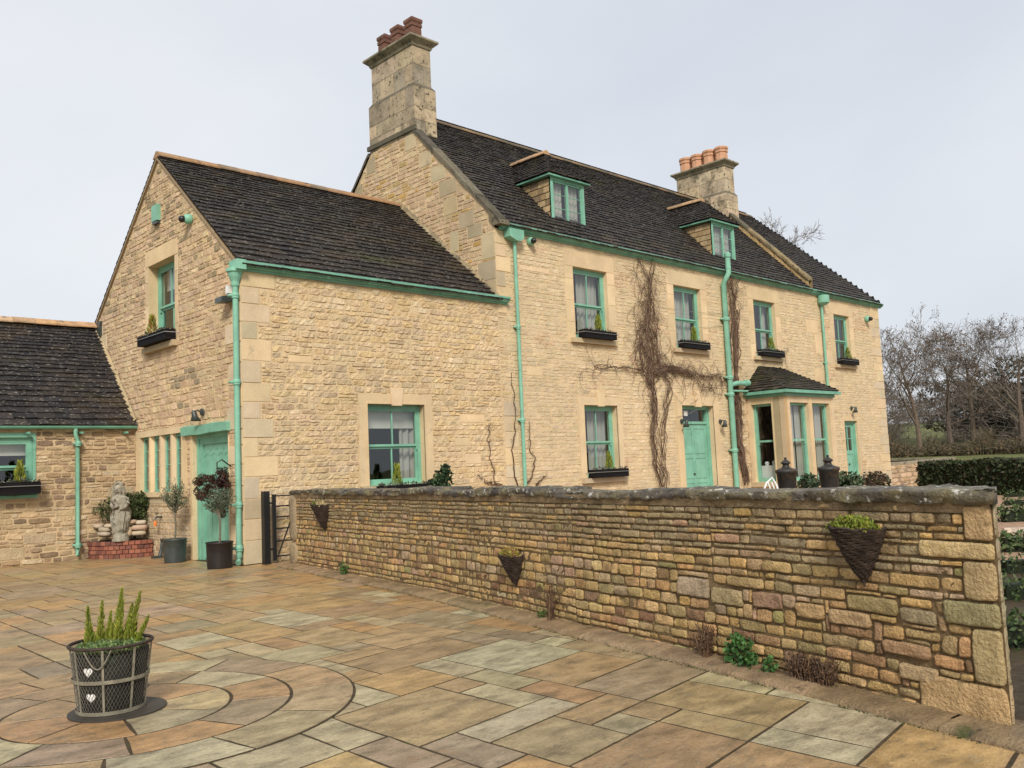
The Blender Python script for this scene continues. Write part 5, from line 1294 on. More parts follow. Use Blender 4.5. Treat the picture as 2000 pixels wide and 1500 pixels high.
def rock(mb, c, sz, rot, colr):
    n1, n2 = 6, 9; vs = []; cr, sr = math.cos(rot), math.sin(rot); sd = U(0, 90)
    for i in range(n1+1):
        a = math.pi*i/n1
        for k in range(n2):
            q_ = 2*math.pi*k/n2; v = Vector((math.sin(a)*math.cos(q_), math.sin(a)*math.sin(q_), math.cos(a)))
            v = Vector([math.copysign(abs(x)**.55, x) for x in v]); r_ = 1+.16*noise.noise(v*1.3+Vector((sd, 0, 0)))
            x, y, z = v.x*sz[0]*r_, v.y*sz[1]*r_, v.z*sz[2]*r_; vs.append((c[0]+x*cr-y*sr, c[1]+x*sr+y*cr, c[2]+z))
    mb.add(vs, [(i*n2+k, i*n2+(k+1) % n2, (i+1)*n2+(k+1) % n2, (i+1)*n2+k) for i in range(n1) for k in range(n2)], colr)
rcol = [(.50, .40, .30), (.55, .42, .30), (.44, .36, .27), (.52, .44, .33), (.46, .34, .25)]
for (px, x_, lab_) in ((0, 0, 0),): pass
def bedpt(u, v, r_): # point above the bed rim on a cylinder of radius r_
    ry = ROT @ np.array([u-1000, 750-v, -FPX]); a = ry[0]**2+ry[1]**2; b_ = -2*(C0[0]*ry[0]+C0[1]*ry[1]); c_ = C0@C0-r_*r_; t = (-b_-math.sqrt(max(0, b_*b_-4*a*c_)))/(2*a)
    return CAM+t*ry
names = ['lowest left stone', 'outer left stone', 'upper left stone', 'top left stone', 'small tilted stone left of the statue', 'lowest right stone', 'upright stone right of the statue', 'middle right stone', 'upper right stone near the statue', 'top right stone against the wall']
for (u, v, w_, h_, rt_, nm) in ((204, 1043, .17, .06, 0, 'lowest'), (186, 1042, .07, .09, .2, 'squat'), (206, 1034, .16, .065, .15, 'broad'), (192, 1028, .13, .055, -.2, 'pale'), (214, 1027, .11, .05, .5, 'small tilted'), (271, 1041, .16, .06, 0, 'lowest'), (252, 1038, .07, .12, 0, 'upright'), (272, 1030, .17, .065, 0, 'middle'), (256, 1019, .13, .055, -.2, 'upper'), (275, 1020, .12, .055, .1, 'topmost')):
    p = bedpt(u, v, .78); w_ *= 1.65; h_ *= 1.45; p[2] = max(p[2], .345+h_*.45); r_ = MB(); rock(r_, (p[0], p[1], p[2]), (w_*.55, .09, h_*.55), math.atan2(p[1]-C0[1], p[0]-C0[0])+math.pi/2, sh(rng.choice(rcol), .08))
    side = 'left' if u < 230 else 'right'
    lab(obj('loose_stone', r_, 'ashlar', None, smooth=True), f'{nm} pale stone stacked on the brick bed {side} of the statue', 'stone', 'pale stones stacked on the brick bed')
for (u, v, r_, nm, dd_) in ((203, 992, .33, 'left', .55), (264, 990, .36, 'right', .50)):
    p = bedpt(u, v, dd_); o = (float(p[0]), float(p[1]), .34)
    t = thing('clipped_shrub', f'bushy green shrub {nm} of the statue in the brick bed', 'shrub', o, 'shrubs in the brick bed')
    b = MB()
    for k in range(40):
        q_ = Vector((U(-1, 1), U(-1, 1), U(-.9, 1))).normalized()*r_*U(.3, .85); leaves(b, (o[0]+q_.x, o[1]+q_.y, p[2]+q_.z), (.11, .11, .11), 120, .022, [(.055, .085, .028), (.08, .11, .035), (.035, .055, .02), (.12, .14, .06)], asp=2.5)
    obj('foliage', b, 'leaf', t); b = MB()
    for k in range(6): b.tube([(o[0]+U(-.04, .04), o[1]+U(-.04, .04), .33), (o[0]+U(-.1, .1), o[1]+U(-.1, .1), float(p[2]))], .009, 4, c=(.1, .07, .05))
    obj('stems', b, 'bark', t)
# statue: draped figure on a round base
sp = bedpt(236, 1040, .86); sx, sy = float(sp[0]), float(sp[1]); ST = thing('garden_statue', 'weathered grey stone statue of a draped figure on the brick bed', 'statue', (sx, sy, .345))
b = MB(); b.lathe((sx, sy, .345), [(.165, 0), (.17, .03), (.15, .06), (.145, .13), (.12, .16), (.10, .19)], 22); obj('base', b, 'statue', ST, smooth=True)
b = MB(); z0 = .345+.17; Hs = .98; vs = []; n = 26
prof = [(0, .115), (.06, .15), (.14, .125), (.22, .135), (.32, .15), (.40, .16), (.48, .145), (.54, .125), (.60, .135), (.66, .165), (.71, .17), (.75, .13), (.78, .06), (.80, .052), (.83, .075), (.87, .092), (.91, .095), (.95, .085), (.985, .055), (1.0, .01)]
for i, (f, r_) in enumerate(prof):
    sway = .035*math.sin(f*5.2); 
    for k in range(n):
        a = 2*math.pi*k/n; fold = 1+(.16*math.sin(a*7+f*9)+.10*math.sin(a*3-f*14) if f < .7 else .05*math.sin(a*5+f*20)) ; q_ = r_*fold
        e = .78 if f < .8 else 1
        vs.append((sx+right[0]*(math.cos(a)*q_+sway)+.69*math.sin(a)*q_*e, sy+right[1]*(math.cos(a)*q_+sway)+.72*math.sin(a)*q_*e, z0+Hs*f+.01*noise.noise(Vector((a*2, f*20, 0)))))
b.add(vs, [(i*n+k, i*n+(k+1) % n, (i+1)*n+(k+1) % n, (i+1)*n+k) for i in range(len(prof)-1) for k in range(n)]+[tuple(range((len(prof)-1)*n, len(prof)*n))])
hxc = .035*math.sin(.9*5.2)
def sv(x, y, z): return (sx+right[0]*x-.69*y, sy+right[1]*x-.72*y, z0+z)
obj('draped_figure', b, 'statue', ST, smooth=True)
a_ = MB()  # arms, nose and chin in the same weathered stone
a_.tube([sv(-.14, .02, .68), sv(-.17, .07, .56), sv(-.08, .14, .50), sv(.02, .15, .55)], [.045, .042, .034, .026], 8); a_.tube([sv(.13, .02, .69), sv(.18, .06, .58), sv(.13, .13, .50), sv(.04, .15, .47)], [.045, .042, .034, .026], 8)
for k in range(9):
    x_ = -.16+.035*k; a_.tube([sv(x_, .06, .44+.05*math.sin(k)), sv(x_*.9, .12, .3), sv(x_*.75, .12, .12), sv(x_*.7, .1, .0)], [.014, .022, .02, .012], 5)
obj('arms_and_folds', a_, 'statue', ST, smooth=True)
a_ = MB()
a_.tube([sv(hxc, .085, .90), sv(hxc, .112, .865), sv(hxc, .09, .855)], [.010, .014, .012], 6); a_.tube([sv(hxc-.03, .085, .83), sv(hxc, .097, .828), sv(hxc+.03, .085, .83)], [.008, .012, .008], 5)
a_.tube([sv(hxc-.05, .078, .905), sv(hxc-.02, .094, .91)], .010, 5); a_.tube([sv(hxc+.05, .078, .905), sv(hxc+.02, .094, .91)], .010, 5)
for s_ in (-1, 1):
    a_.tube([sv(hxc+s_*.05, .05, .97), sv(hxc+s_*.10, .03, .90), sv(hxc+s_*.10, 0, .80), sv(hxc+s_*.09, -.02, .72)], [.03, .035, .035, .03], 7)
a_.tube([sv(hxc-.08, .02, .95), sv(hxc-.05, .04, 1.0), sv(hxc+.02, .03, 1.02), sv(hxc+.07, .01, .96)], .028, 7)
obj('head_detail', a_, 'statue', ST, smooth=True)
bt = MB(); bt.tube([(7.36, 17.98, .02), (7.4, 17.99, .16), (7.42, 18.0, .3), (7.42, 17.98, .36)], [.04, .035, .035, .05], 8); bt.box(7.2, 7.4, 17.9, 18.02, .0, .04)
lab(obj('boot_scraper', bt, 'pewter', None), 'small dark iron scraper standing by the wall left of the grey pot', 'boot scraper')

# ------------------------------------------------------------------ bare climbers on the front of the house
VC = [(0.12, 0.075, 0.054), (0.152, 0.101, 0.072), (0.088, 0.0525, 0.036), (0.176, 0.12, 0.0864)]
def along(G_, f):
    L_ = [0]
    for a, b in zip(G_, G_[1:]): L_.append(L_[-1]+math.dist(a, b))
    x = f*L_[-1]
    for i in range(len(G_)-1):
        if x <= L_[i+1]+1e-9:
            t = (x-L_[i])/(L_[i+1]-L_[i]+1e-9); return (G_[i][0]*(1-t)+G_[i+1][0]*t, G_[i][1]*(1-t)+G_[i+1][1]*t)
    return G_[-1]
def strand(mb, G_, f0, f1, off, r, wob=.06, n=26, dep=.085):
    ph = U(0, 9); a1, a2 = U(-off, off), U(-off, off); pts = []
    for k in range(n+1):
        t = k/n; x, z = along(G_, f0+(f1-f0)*t)
        o = a1+(a2-a1)*t+wob*noise.noise(Vector((t*5*(f1-f0)*3, ph, 0)))*2+wob*.5*noise.noise(Vector((t*17, ph, 5)))
        pts.append(mF(x+o, z+wob*noise.noise(Vector((t*9, ph, 9))), dep+.04*noise.noise(Vector((t*8, ph, 3)))))
    mb.tube(pts, [r*(1-.55*k/n) for k in range(n+1)], 4, c=sh(rng.choice(VC), .15))
def twig(mb, x, z, L_, r, ang, curl):
    pts = []; a = ang; n = 12; c_ = curl
    for k in range(n+1):
        pts.append(mF(x, z, .05+.02*math.sin(k))); a += c_/n+U(-.22, .22); x += L_/n*math.cos(a); z += L_/n*math.sin(a)
        if k % 4 == 3 and U(0, 1) < .6:
            b_ = a+rng.choice((-1, 1))*U(.6, 1.3); l_ = L_*U(.1, .25); mb.tube([mF(x, z, .05), mF(x+l_*math.cos(b_), z+l_*math.sin(b_), .07)], [r*.6, r*.3], 3, c=sh(rng.choice(VC), .15), cap=False)
    mb.tube(pts, [r*(1-.6*k/n) for k in range(n+1)], 3, c=sh(rng.choice(VC), .15), cap=False)
def px(u, v): p = onplane(u, v, 1, YF); return (float(p[0]), float(p[2]))
def z6(L_): return [px(1100+u/3.125, 480+v/3.125) for u, v in L_]
va_ = thing('bare_climber', 'tall bare tangled climber on the house left of the front door', 'climbing plant', (19.4, YF, 0), 'bare climbers on the house front')
tr = MB(); tw = MB()
main = z6([(590, 1470), (545, 1330), (530, 1200), (540, 1000), (525, 860), (515, 700), (500, 560), (495, 420), (500, 300), (520, 180), (530, 95)])
m2 = z6([(600, 1470), (600, 1300), (590, 1150), (610, 1000), (650, 850), (600, 780), (560, 640), (560, 480), (540, 330), (520, 200), (470, 100)])
m3 = z6([(620, 1460), (570, 1330), (540, 1150), (535, 900), (470, 760), (450, 640), (480, 480), (460, 300), (440, 180), (440, 90)])
left = z6([(520, 860), (480, 770), (400, 745), (320, 750), (250, 730), (190, 735), (168, 770)])
rt1 = z6([(530, 800), (600, 760), (700, 770), (780, 800), (850, 870), (920, 870), (975, 850)])
rt2 = z6([(540, 780), (620, 740), (740, 770), (850, 800), (920, 800), (970, 810)])
for G_, n_, off, r, wb_ in ((main, 7, .13, .021, .09), (m2, 6, .15, .015, .13), (m3, 5, .18, .011, .16), (left, 5, .06, .012, .09), (rt1, 6, .12, .010, .14), (rt2, 10, .12, .010, .14)):
    for k in range(n_): strand(tr, G_, 0 if k < 3 else U(0, .3), 1 if k < 3 else U(.6, 1), off, r*U(.5, 1), wb_)
for k in range(22): strand(tr, rt2, 0, U(.25, .45), .18, .009, .16)
for k in range(20): strand(tr, main, U(.45, .6), U(.7, 1), .45, .008, .34)
for G_, n_ in ((main, 55), (m2, 44), (m3, 34), (left, 18), (rt1, 40), (rt2, 55)):
    for k in range(n_):
        f = U(.02, 1); x, z = along(G_, f); low_ = G_ in (main, m2, m3) and f < .4
        twig(tw, x, z, U(.12, .35) if low_ else U(.3, 1.3), U(.005, .009), U(0, 6.28), U(-4, 4))
obj('stems', tr, 'bark', va_); obj('twigs', tw, 'bark', va_)
vb = thing('bare_climber', 'narrower bare climber between the thick green pipe and the bay window', 'climbing plant', (23.5, YF, 0), 'bare climbers on the house front')
tr = MB(); tw = MB()
b1 = z6([(1110, 1460), (1085, 1330), (1060, 1180), (1050, 1000), (1040, 880), (1040, 700), (1035, 560), (1030, 400), (1020, 260), (1010, 190)])
b2 = z6([(1100, 1440), (1045, 1250), (1030, 1100), (1015, 900), (1000, 760), (1000, 560), (1000, 380), (990, 200)])
b3 = z6([(1120, 1440), (1075, 1240), (1070, 1000), (1035, 860), (1050, 600), (1050, 420), (1040, 330), (1045, 220)])
for G_, n_ in ((b1, 9), (b2, 6), (b3, 5)):
    for k in range(n_): strand(tr, G_, 0 if k < 2 else U(0, .4), 1 if k < 3 else U(.7, 1), .13, .024*U(.4, 1), .09)
for G_, n_ in ((b1, 70), (b2, 40), (b3, 40)):
    for k in range(n_): x, z = along(G_, U(.02, 1)); twig(tw, x, z, U(.15, .85), U(.004, .008), U(-.9, 1.2), U(-2, 2))
bt_ = [px(1500, 722), px(1490, 700), px(1510, 690), px(1530, 695)]
for k in range(16): twig(tw, *bt_[k % 4], U(.2, .7), .006, U(0, 6.28), U(-2, 2))
obj('stems', tr, 'bark', vb); obj('twigs', tw, 'bark', vb)
vc = thing('young_climber', 'three thin bare rose stems trained on the wall beside the slim green pipe', 'climbing plant', (14.2, YF, 0))
tr = MB(); zz2 = lambda L_: [px(440+u/3.226, 700+v/3.226) for u, v in L_]
for G_ in (zz2([(1725, 800), (1690, 770), (1685, 680), (1660, 620), (1655, 500), (1668, 400)]), zz2([(1830, 800), (1810, 700), (1808, 560), (1825, 380), (1812, 220), (1800, 85)]), zz2([(1880, 800), (1925, 740), (1945, 620), (1910, 570), (1905, 480), (1912, 405)]), zz2([(1700, 800), (1640, 780), (1590, 740)]), zz2([(1950, 800), (2010, 740)])):
    strand(tr, G_, 0, 1, .01, .016, .04, dep=.04)
    for k in range(14): x, z = along(G_, U(0, 1)); twig(tr, x, z, U(.04, .14), .004, U(0, 6.28), U(-1, 1))
obj('stems', tr, 'bark', vc)
wires = MB()
for (a, b) in ((z6([(560, 370)])[0], z6([(960, 420)])[0]), (z6([(700, 500)])[0], z6([(960, 490)])[0]), (px(1320, 815), px(1360, 800))): wires.tube([mF(*a, .04), mF((a[0]+b[0])/2, (a[1]+b[1])/2-.03, .04), mF(*b, .04)], .005, 4)
lab(obj('training_wire', wires, 'galv', None), 'thin wires stretched across the house front for the climber', 'wire')

# ------------------------------------------------------------------ garden things seen over the wall
def shrub(c, r, pal, label, n=700, size=.03, cat='shrub', group=None, name='shrub', asp=2.2):
    t = thing(name, label, cat, (c[0], c[1], 0), group); b = MB()
    for k in range(14):
        q_ = Vector((U(-1, 1), U(-1, 1), U(-.6, 1))).normalized(); leaves(b, (c[0]+q_.x*r[0]*.65, c[1]+q_.y*r[1]*.65, c[2]+q_.z*r[2]*.65), (r[0]*.42, r[1]*.42, r[2]*.42), n//14, size, pal, asp=asp)
    obj('foliage', b, 'leaf', t); b = MB()
    for k in range(7): b.tube([(c[0]+U(-.05, .05), c[1]+U(-.05, .05), -.03), (c[0]+U(-.5, .5)*r[0], c[1]+U(-.5, .5)*r[1], c[2]+r[2]*U(0, .5))], [.015, .006], 4, c=(.1, .07, .05))
    obj('stems', b, 'bark', t); return t
def sight(u, v, k):   # point on a line of sight at k metres along the ground
    r = ROT @ np.array([u-1000, 750-v, -FPX]); return CAM+r/math.hypot(r[0], r[1])*k
DG = [(.03, .06, .025), (.05, .09, .035), (.022, .04, .018)]
p = sight(860, 948, 15.6); shrub(p, (.24, .24, .42), DG, 'dark leafy shrub just right of the wide wing window', size=.045)
p = sight(1650, 950, 15.5); shrub(p, (.36, .3, .24), [(.04, .07, .03), (.07, .10, .05), (.10, .13, .07)], 'leafy green shrub between and behind the two iron urns', size=.04, n=1300)
p = sight(1582, 952, 15.3); shrub(p, (.26, .22, .22), [(.035, .06, .03), (.06, .085, .045)], 'low green shrub between the two iron urns', size=.035, n=800)
p = sight(1706, 950, 17); shrub(p, (.32, .3, .27), [(.10, .065, .04), (.06, .06, .03), (.045, .03, .02)], 'brownish rounded shrub near the far corner of the house', size=.03, n=900)
def urn(u, label, k=13.7):
    a = sight(u, 940, k); b_ = sight(u, 893, k); zt_ = float(sight(u, 893 if u < 1560 else 888, k)[2]); o = (float(a[0]), float(a[1]), 0)
    t = thing('lidded_urn', label, 'urn', o, 'dark lidded iron urns'); Z = zt_
    b = MB(); b.lathe(o, [(.10, .80), (.118, .9), (.142, Z-.235), (.156, Z-.22), (.156, Z-.185), (.146, Z-.178)], 28); obj('bowl', b, 'urn', t, smooth=True)
    b = MB(); b.lathe(o, [(.143, Z-.18), (.105, Z-.165), (.062, Z-.150), (.048, Z-.125), (.046, Z-.10), (.070, Z-.09), (.070, Z-.076), (.055, Z-.063), (.032, Z-.043), (.018, Z-.036), (.014, Z-.030), (.022, Z-.018), (.020, Z-.006), (.005, Z)], 24); obj('lid', b, 'urn', t, smooth=True)
    b = MB(); b.lathe(o, [(.20, -.03), (.20, .06), (.14, .1), (.13, .6), (.16, .7), (.17, .76), (.11, .8)], 8); obj('pedestal', b, 'statue', t)
urn(1537, 'dark iron lidded urn in front of the corner of the bay window'); urn(1620, 'dark iron lidded urn in front of the right hand bay window')
ch_ = thing('garden_chair', 'white scrolled metal chair top behind the wall left of the first urn', 'chair', tuple(sight(1508, 940, 12.4)[:2])+(0,))
cx, cy, _ = sight(1508, 940, 12.4); cz = float(sight(1512, 930, 12.4)[2]); b = MB()
def cv(x, y, z): return (float(cx)+right[0]*x+.69*y, float(cy)+right[1]*x+.72*y, z)
b.tube([cv(-.2, 0, .42), cv(-.12, .05, cz-.22), cv(-.06, .06, cz-.09), cv(.02, .06, cz-.02), cv(.07, .05, cz-.12), cv(.2, 0, .42)], .014, 6)
for x in (-.03, .02): b.tube([cv(x, 0, .42), cv(x+.02, .05, cz-.18), cv(x-.01, .06, cz-.08)], .010, 5)
obj('backrest', b, 'white', ch_); b = MB(); b.lathe(cv(0, -.18, .4), [(.2, 0), (.21, .02), (.2, .03)], 20); obj('seat', b, 'white', ch_)
for x, y in ((-.17, 0), (.17, 0), (-.14, -.34), (.14, -.34)): b = MB(); b.tube([cv(x, y, .42), cv(x*1.15, y, -.03)], .013, 5); obj('leg', b, 'white', ch_)

# low stone wall and hedges beyond the house
lwt = thing('far_stone_wall', 'low cream stone wall with flat coping beyond the far corner of the house', 'wall', (36, 15, 0))
A1 = sight(1738, 905, 37); B1 = sight(1812, 893, 46); C1 = sight(1866, 889, 52); b = MB(); cpn = MB()
def wseg(P, Q, z0, z1, th, mb, cc, dz=0):
    P, Q = np.array(P[:2], float), np.array(Q[:2], float); d = Q-P; L_ = np.linalg.norm(d); d /= L_; n_ = np.array([-d[1], d[0]])
    vs = [(*(X+n_*o), z) for z in (z0, z1) for X in (P, Q) for o in (0, th)]; mb.add(vs, [(0, 1, 3, 2), (4, 5, 7, 6), (0, 1, 5, 4), (2, 3, 7, 6), (0, 2, 6, 4), (1, 3, 7, 5)], cc); return P, d, L_, n_
PA = sight(1728, 905, 36.5); PB = sight(1792, 897, 40); PC_ = sight(1866, 889, 50); PD = sight(1728, 887, 54)
zc = float(sight(1760, 903, 38)[2]); segs = ((PA, PB, 'near'), (PB, PC_, 'far'), (PC_, PD, 'back'))
Z = .92
P_, d_, L_, n_ = wseg(PA, PB, -.06, Z, .35, b, (.40, .30, .18))
mpq = lambda s, t, d: (P_[0]+d_[0]*s-n_[0]*d, P_[1]+d_[1]*s-n_[1]*d, t)
rubble(b, mpq, 0, L_, 0, Z, [], (.12, .2), (.2, .5), TAN, res=.2, relief=(.01, .03))
for i in range(2):
    q0, q1 = ((PB, PC_), (PC_, PD))[i]; wseg(q0, q1, -.06, Z, .35, b, (.36, .28, .17))
for q0, q1 in ((PA, PB), (PB, PC_), (PC_, PD)): wseg(q0, q1, Z+.002, Z+.10, .48, cpn, (.34, .29, .21))
obj('stonework', b, 'stone', lwt); obj('coping', cpn, 'weathered', lwt)
HG = [(.018, .032, .012), (.026, .042, .016), (.035, .052, .02), (.05, .06, .028), (.045, .035, .02)]
def hedge(P, Q, z1, th, label, dens=260, size=.06, name='box_hedge', group='clipped hedges in the garden', pal=HG, wav=.0):
    P, Q = np.array(P[:2], float), np.array(Q[:2], float); d = Q-P; L_ = float(np.linalg.norm(d)); d /= L_; n_ = np.array([-d[1], d[0]])
    t = thing(name, label, 'hedge', (float(P[0]), float(P[1]), 0), group); b = MB(); c_ = MB()
    vs = [(*(X+n_*o), z) for z in (-.06, z1-.05) for X in (P+d*.05, Q-d*.05) for o in (.05, th-.05)]; c_.add(vs, [(0, 1, 3, 2), (4, 5, 7, 6), (0, 1, 5, 4), (2, 3, 7, 6), (0, 2, 6, 4), (1, 3, 7, 5)], (.012, .018, .008))
    area = L_*(z1*2+th)+2*th*z1
    for k in range(int(area*dens)):
        f = U(0, L_*(z1*2+th)+2*th*z1); s = U(0, L_); z = U(0, z1)
        if f < L_*z1: p = P+d*s; zz_ = z
        elif f < 2*L_*z1: p = P+d*s+n_*th; zz_ = z
        elif f < 2*L_*z1+L_*th: p = P+d*s+n_*U(0, th); zz_ = z1
        else: p = (P if U(0, 1) < .5 else Q)+n_*U(0, th); zz_ = z
        zz_ += wav*noise.noise(Vector((s*.9, 3, 1)))*(zz_/z1)
        leaves(b, (p[0], p[1], zz_), (.05, .05, .05), 1, size, pal)
    obj('twiggy_core', c_, 'leaf', t); obj('foliage', b, 'leaf', t)
hedge(sight(1788, 900, 34), sight(2040, 897, 30.5), 1.02, 1.0, 'tall dark clipped hedge at the far side of the garden', dens=230, size=.07, wav=.12, name='clipped_hedge')
def gp(u, v): return onplane(u, v, 2, 0)
rows = [(958, 968, .45, 'farthest'), (972, 984, .42, 'second farthest'), (988, 1016, .42, 'third farthest, just behind the gravel path'), (1042, 1074, .40, 'first in front of the gravel path'), (1085, 1120, .38, 'second in front of the gravel path'), (1130, 1172, .36, 'second nearest'), (1205, 1268, .30, 'nearest')]
for (t0, t1, h, nm) in rows:
    a = gp(1962, t1+1.8); b_ = gp(2075, t1-3); dd_ = float(np.linalg.norm(a[:2]))
    th = max(.25, min(1.0, dd_*(t1-t0)/1745*1.5))
    hedge(a, b_, min(h, .02+dd_*(t1-t0)/1745)*.75, th*.6, f'low box hedge row right of the wall end, {nm}', dens=min(700, 6000/dd_), size=.028 if dd_ < 14 else .045, pal=[(.05, .085, .03), (.07, .11, .035), (.095, .13, .05)], group='low box hedge rows')
b = MB(); a = gp(1962, 1037); c_ = gp(2080, 1033); wseg(a, c_, -.03, .05, .08, b, (.5, .42, .34)); obj('path_edging', b, 'kerb', None, kind='structure')
b = MB(); P0_ = [gp(1958, 1292), gp(2100, 1280), gp(2100, 1520), gp(1900, 1520)]
b.add([(float(q_[0]), float(q_[1]), -.02) for q_ in P0_], [(0, 1, 2, 3)]); obj('brown_path', b, 'pathbrown', None, kind='structure')

# weeds and dead stems at the foot of the garden wall
def weed(u, v, r, n, pal, label, size, cat='weed', h=None, dead=False, name='weed'):
    g_ = onplane(u, v, 2, .05); s, _ = wallhit(u, v); p = mW(s, .05, .07)
    t = thing(name, label, cat, (p[0], p[1], .05)); b = MB()
    if dead:
        for k in range(n):
            a = U(-1, 1)*r; q_ = mW(s+a, .03, U(.03, .12)); ln_ = U(.3, 1)*h; lx = U(-.05, .05)
            q2 = mW(s+a+lx, .03+ln_*.6, U(.05, .12)); q3 = mW(s+a+lx*2.2, .03+ln_, U(.04, .1))
            b.tube([q_, q2, q3], [.004, .003, .0015], 3, c=sh(rng.choice([(.13, .075, .045), (.09, .055, .038), (.18, .115, .065)]), .2), cap=False)
            for w_ in range(4): leaves(b, Vector(q2).lerp(Vector(q3), U(0, 1)), (.02, .02, .02), 1, .012, [(.13, .075, .045), (.08, .05, .032)])
    else:
        for k in range(n):
            a = U(-1, 1)*r; z = U(0, 1)*h*(1-(abs(a)/r)**2*.6); q_ = mW(s+a, .04+z, U(.03, .12)); leaves(b, q_, (.015, .015, .015), 1, size, pal, asp=1.3)
        for k in range(10): q_ = mW(s+U(-.3, .3)*r, .02, .05); q2 = mW(s+U(-.8, .8)*r, h*U(.5, .9), .08); b.tube([q_, q2], [.004, .002], 3, c=(.07, .11, .03), cap=False)
    obj('foliage', b, 'leaf', t)
NG = [(.045, .12, .03), (.03, .085, .022), (.07, .15, .04)]
weed(1462, 1290, .13, 300, NG, 'bushy green nettle at the foot of the wall under the biggest wall blocks', .03, h=.22)
weed(1518, 1322, .04, 70, NG, 'small green nettle seedling right of the bushy nettle', .026, h=.11)
weed(1395, 1260, .035, 60, 0, 'upright dry brown plant left of the bushy nettle', 0, cat='dead plant', h=.28, dead=True, name='dead_plant')
weed(1600, 1340, .16, 170, 0, 'wide clump of dry brown stems near the wall end', 0, cat='dead plant', h=.20, dead=True, name='dead_plant')
weed(682, 1125, .06, 90, NG, 'dark green fern like weed at the far foot of the wall', .03, h=.2)
weed(1092, 1215, .03, 40, 0, 'thin dry stems against the middle of the wall', 0, cat='dead plant', h=.42, dead=True, name='dead_plant')
weed(1072, 1218, .04, 60, [(.10, .16, .03), (.07, .12, .03)], 'low light green weed beside the thin dry stems', .022, h=.08)
ms = MB()
for k in range(2600):
    s = U(-.2, SL_); 
    if noise.noise(Vector((s*1.4, 0, 0))) < -.15: continue
    q_ = mW(s, .0, .26+U(-.008, .02)); leaves(ms, q_, (.008, .008, .003), 1, .009, [(.06, .075, .02), (.09, .10, .03), (.05, .04, .02)])
lab(obj('moss', ms, 'leaf', None), 'moss and grit growing in the joint between kerb and paving', 'moss', kind='stuff')

# ------------------------------------------------------------------ trees
def tree(name, label, base, H, spread, trunkr, seed, c, group=None, cat='tree', levels=5, twigr=.012, leafc=None, first=.3, dens=1., up=.35):
    r0 = random.Random(seed); t = thing(name, label, cat, base, group); tr = MB(); cr = MB(); V = Vector
    def branch(p, d, L_, r, lev):
        n = 5 if lev < 2 else 3; pts = [p]; rr = [r]
        for k in range(n):
            d = (d+V((r0.uniform(-1, 1), r0.uniform(-1, 1), r0.uniform(-1, 1)))*(.10 if lev == 0 else .24)+V((0, 0, up*.22 if lev > 0 else .05))).normalized()
            p = p+d*L_/n; pts.append(p); rr.append(max(twigr*.6, r*(1-.75*(k+1)/n)))
        (tr if lev < 1 else cr).tube(pts, rr, 7 if lev == 0 else (4 if lev < 3 else 3), c=sh(c, .15), cap=False)
        if lev >= levels:
            if leafc and r0.random() < .8:
                leaves(cr, pts[-1], (.25, .25, .25), 1, .10, leafc)
            return
        m_ = int((9 if lev == 0 else (5 if lev < 3 else 4))*dens)
        for k in range(m_):
            f = (first+(1-first)*(k+r0.random())/m_) if lev == 0 else r0.uniform(.25, 1)
            i = min(n-1, int(f*n)); q_ = pts[i].lerp(pts[i+1], f*n-i); dd_ = (pts[i+1]-pts[i]).normalized()
            sd = dd_.cross(V((r0.uniform(-1, 1), r0.uniform(-1, 1), r0.uniform(-1, 1)))).normalized()
            an = r0.uniform(.5, 1.0)*(1.15 if lev == 0 else 1); nd = (dd_*math.cos(an)+sd*math.sin(an)).normalized()
            LL = (spread*(1.15-.55*f) if lev == 0 else L_*r0.uniform(.45, .72)); rc = rr[i]*(.5 if lev == 0 else .6)
            branch(q_, nd, LL, max(twigr, rc), lev+1)
    branch(Vector(base), Vector((0, 0, 1)), H*.8, trunkr, 0)
    mxz = sorted(v[2] for v in cr.v)[int(len(cr.v)*.975)]-base[2]; kz = H/mxz
    mxr = sorted(math.hypot(v[0]-base[0], v[1]-base[1]) for v in cr.v)[int(len(cr.v)*.98)]; kr = min(1, spread/mxr)
    for mb_ in (tr, cr): mb_.v = [(base[0]+(v[0]-base[0])*kr, base[1]+(v[1]-base[1])*kr, base[2]+(v[2]-base[2])*kz) for v in mb_.v]
    obj('trunk', tr, 'bark', t); obj('crown', cr, 'leaf', t)
    return t
def gbase(u, k): p = sight(u, 880, k); return (float(p[0]), float(p[1]), gz(float(p[0]), float(p[1]))-.1)
BC = (.14, .108, .082); OC = [(.13, .075, .04), (.10, .06, .035), (.15, .10, .05)]
def hgt(u, v, k): return 1.5+float((ROT @ np.array([u-1000, 750-v, -FPX]))[2]/math.hypot(*(ROT @ np.array([u-1000, 750-v, -FPX]))[:2]))*k
for (u, v, k, sp_, r, sd, first, nm, lc) in ((1798, 632, 88, 5.6, .28, 3, .30, 'tall bare tree with forked trunk right of the house, standing apart', OC), (1862, 640, 92, 5.4, .26, 8, .3, 'russet topped tree second from the house', OC), (1905, 636, 94, 6.0, .3, 12, .28, 'wide rounded bare tree with dark limbs, third from the house', OC), (1995, 618, 90, 6.6, .32, 15, .3, 'tall pale bare tree at the right edge of the view', None), (1722, 678, 96, 4.6, .25, 21, .3, 'bare tree partly hidden by the far corner of the house', None), (1950, 690, 118, 5.6, .3, 27, .3, 'distant grey bare tree behind the others near the right edge', None)):
    bs = gbase(u, k); tree('bare_tree', nm, bs, (hgt(u, v, k)-bs[2]), sp_, r, sd, BC, 'winter trees beyond the field hedge', first=first, twigr=.017, leafc=lc, levels=5, dens=.95)
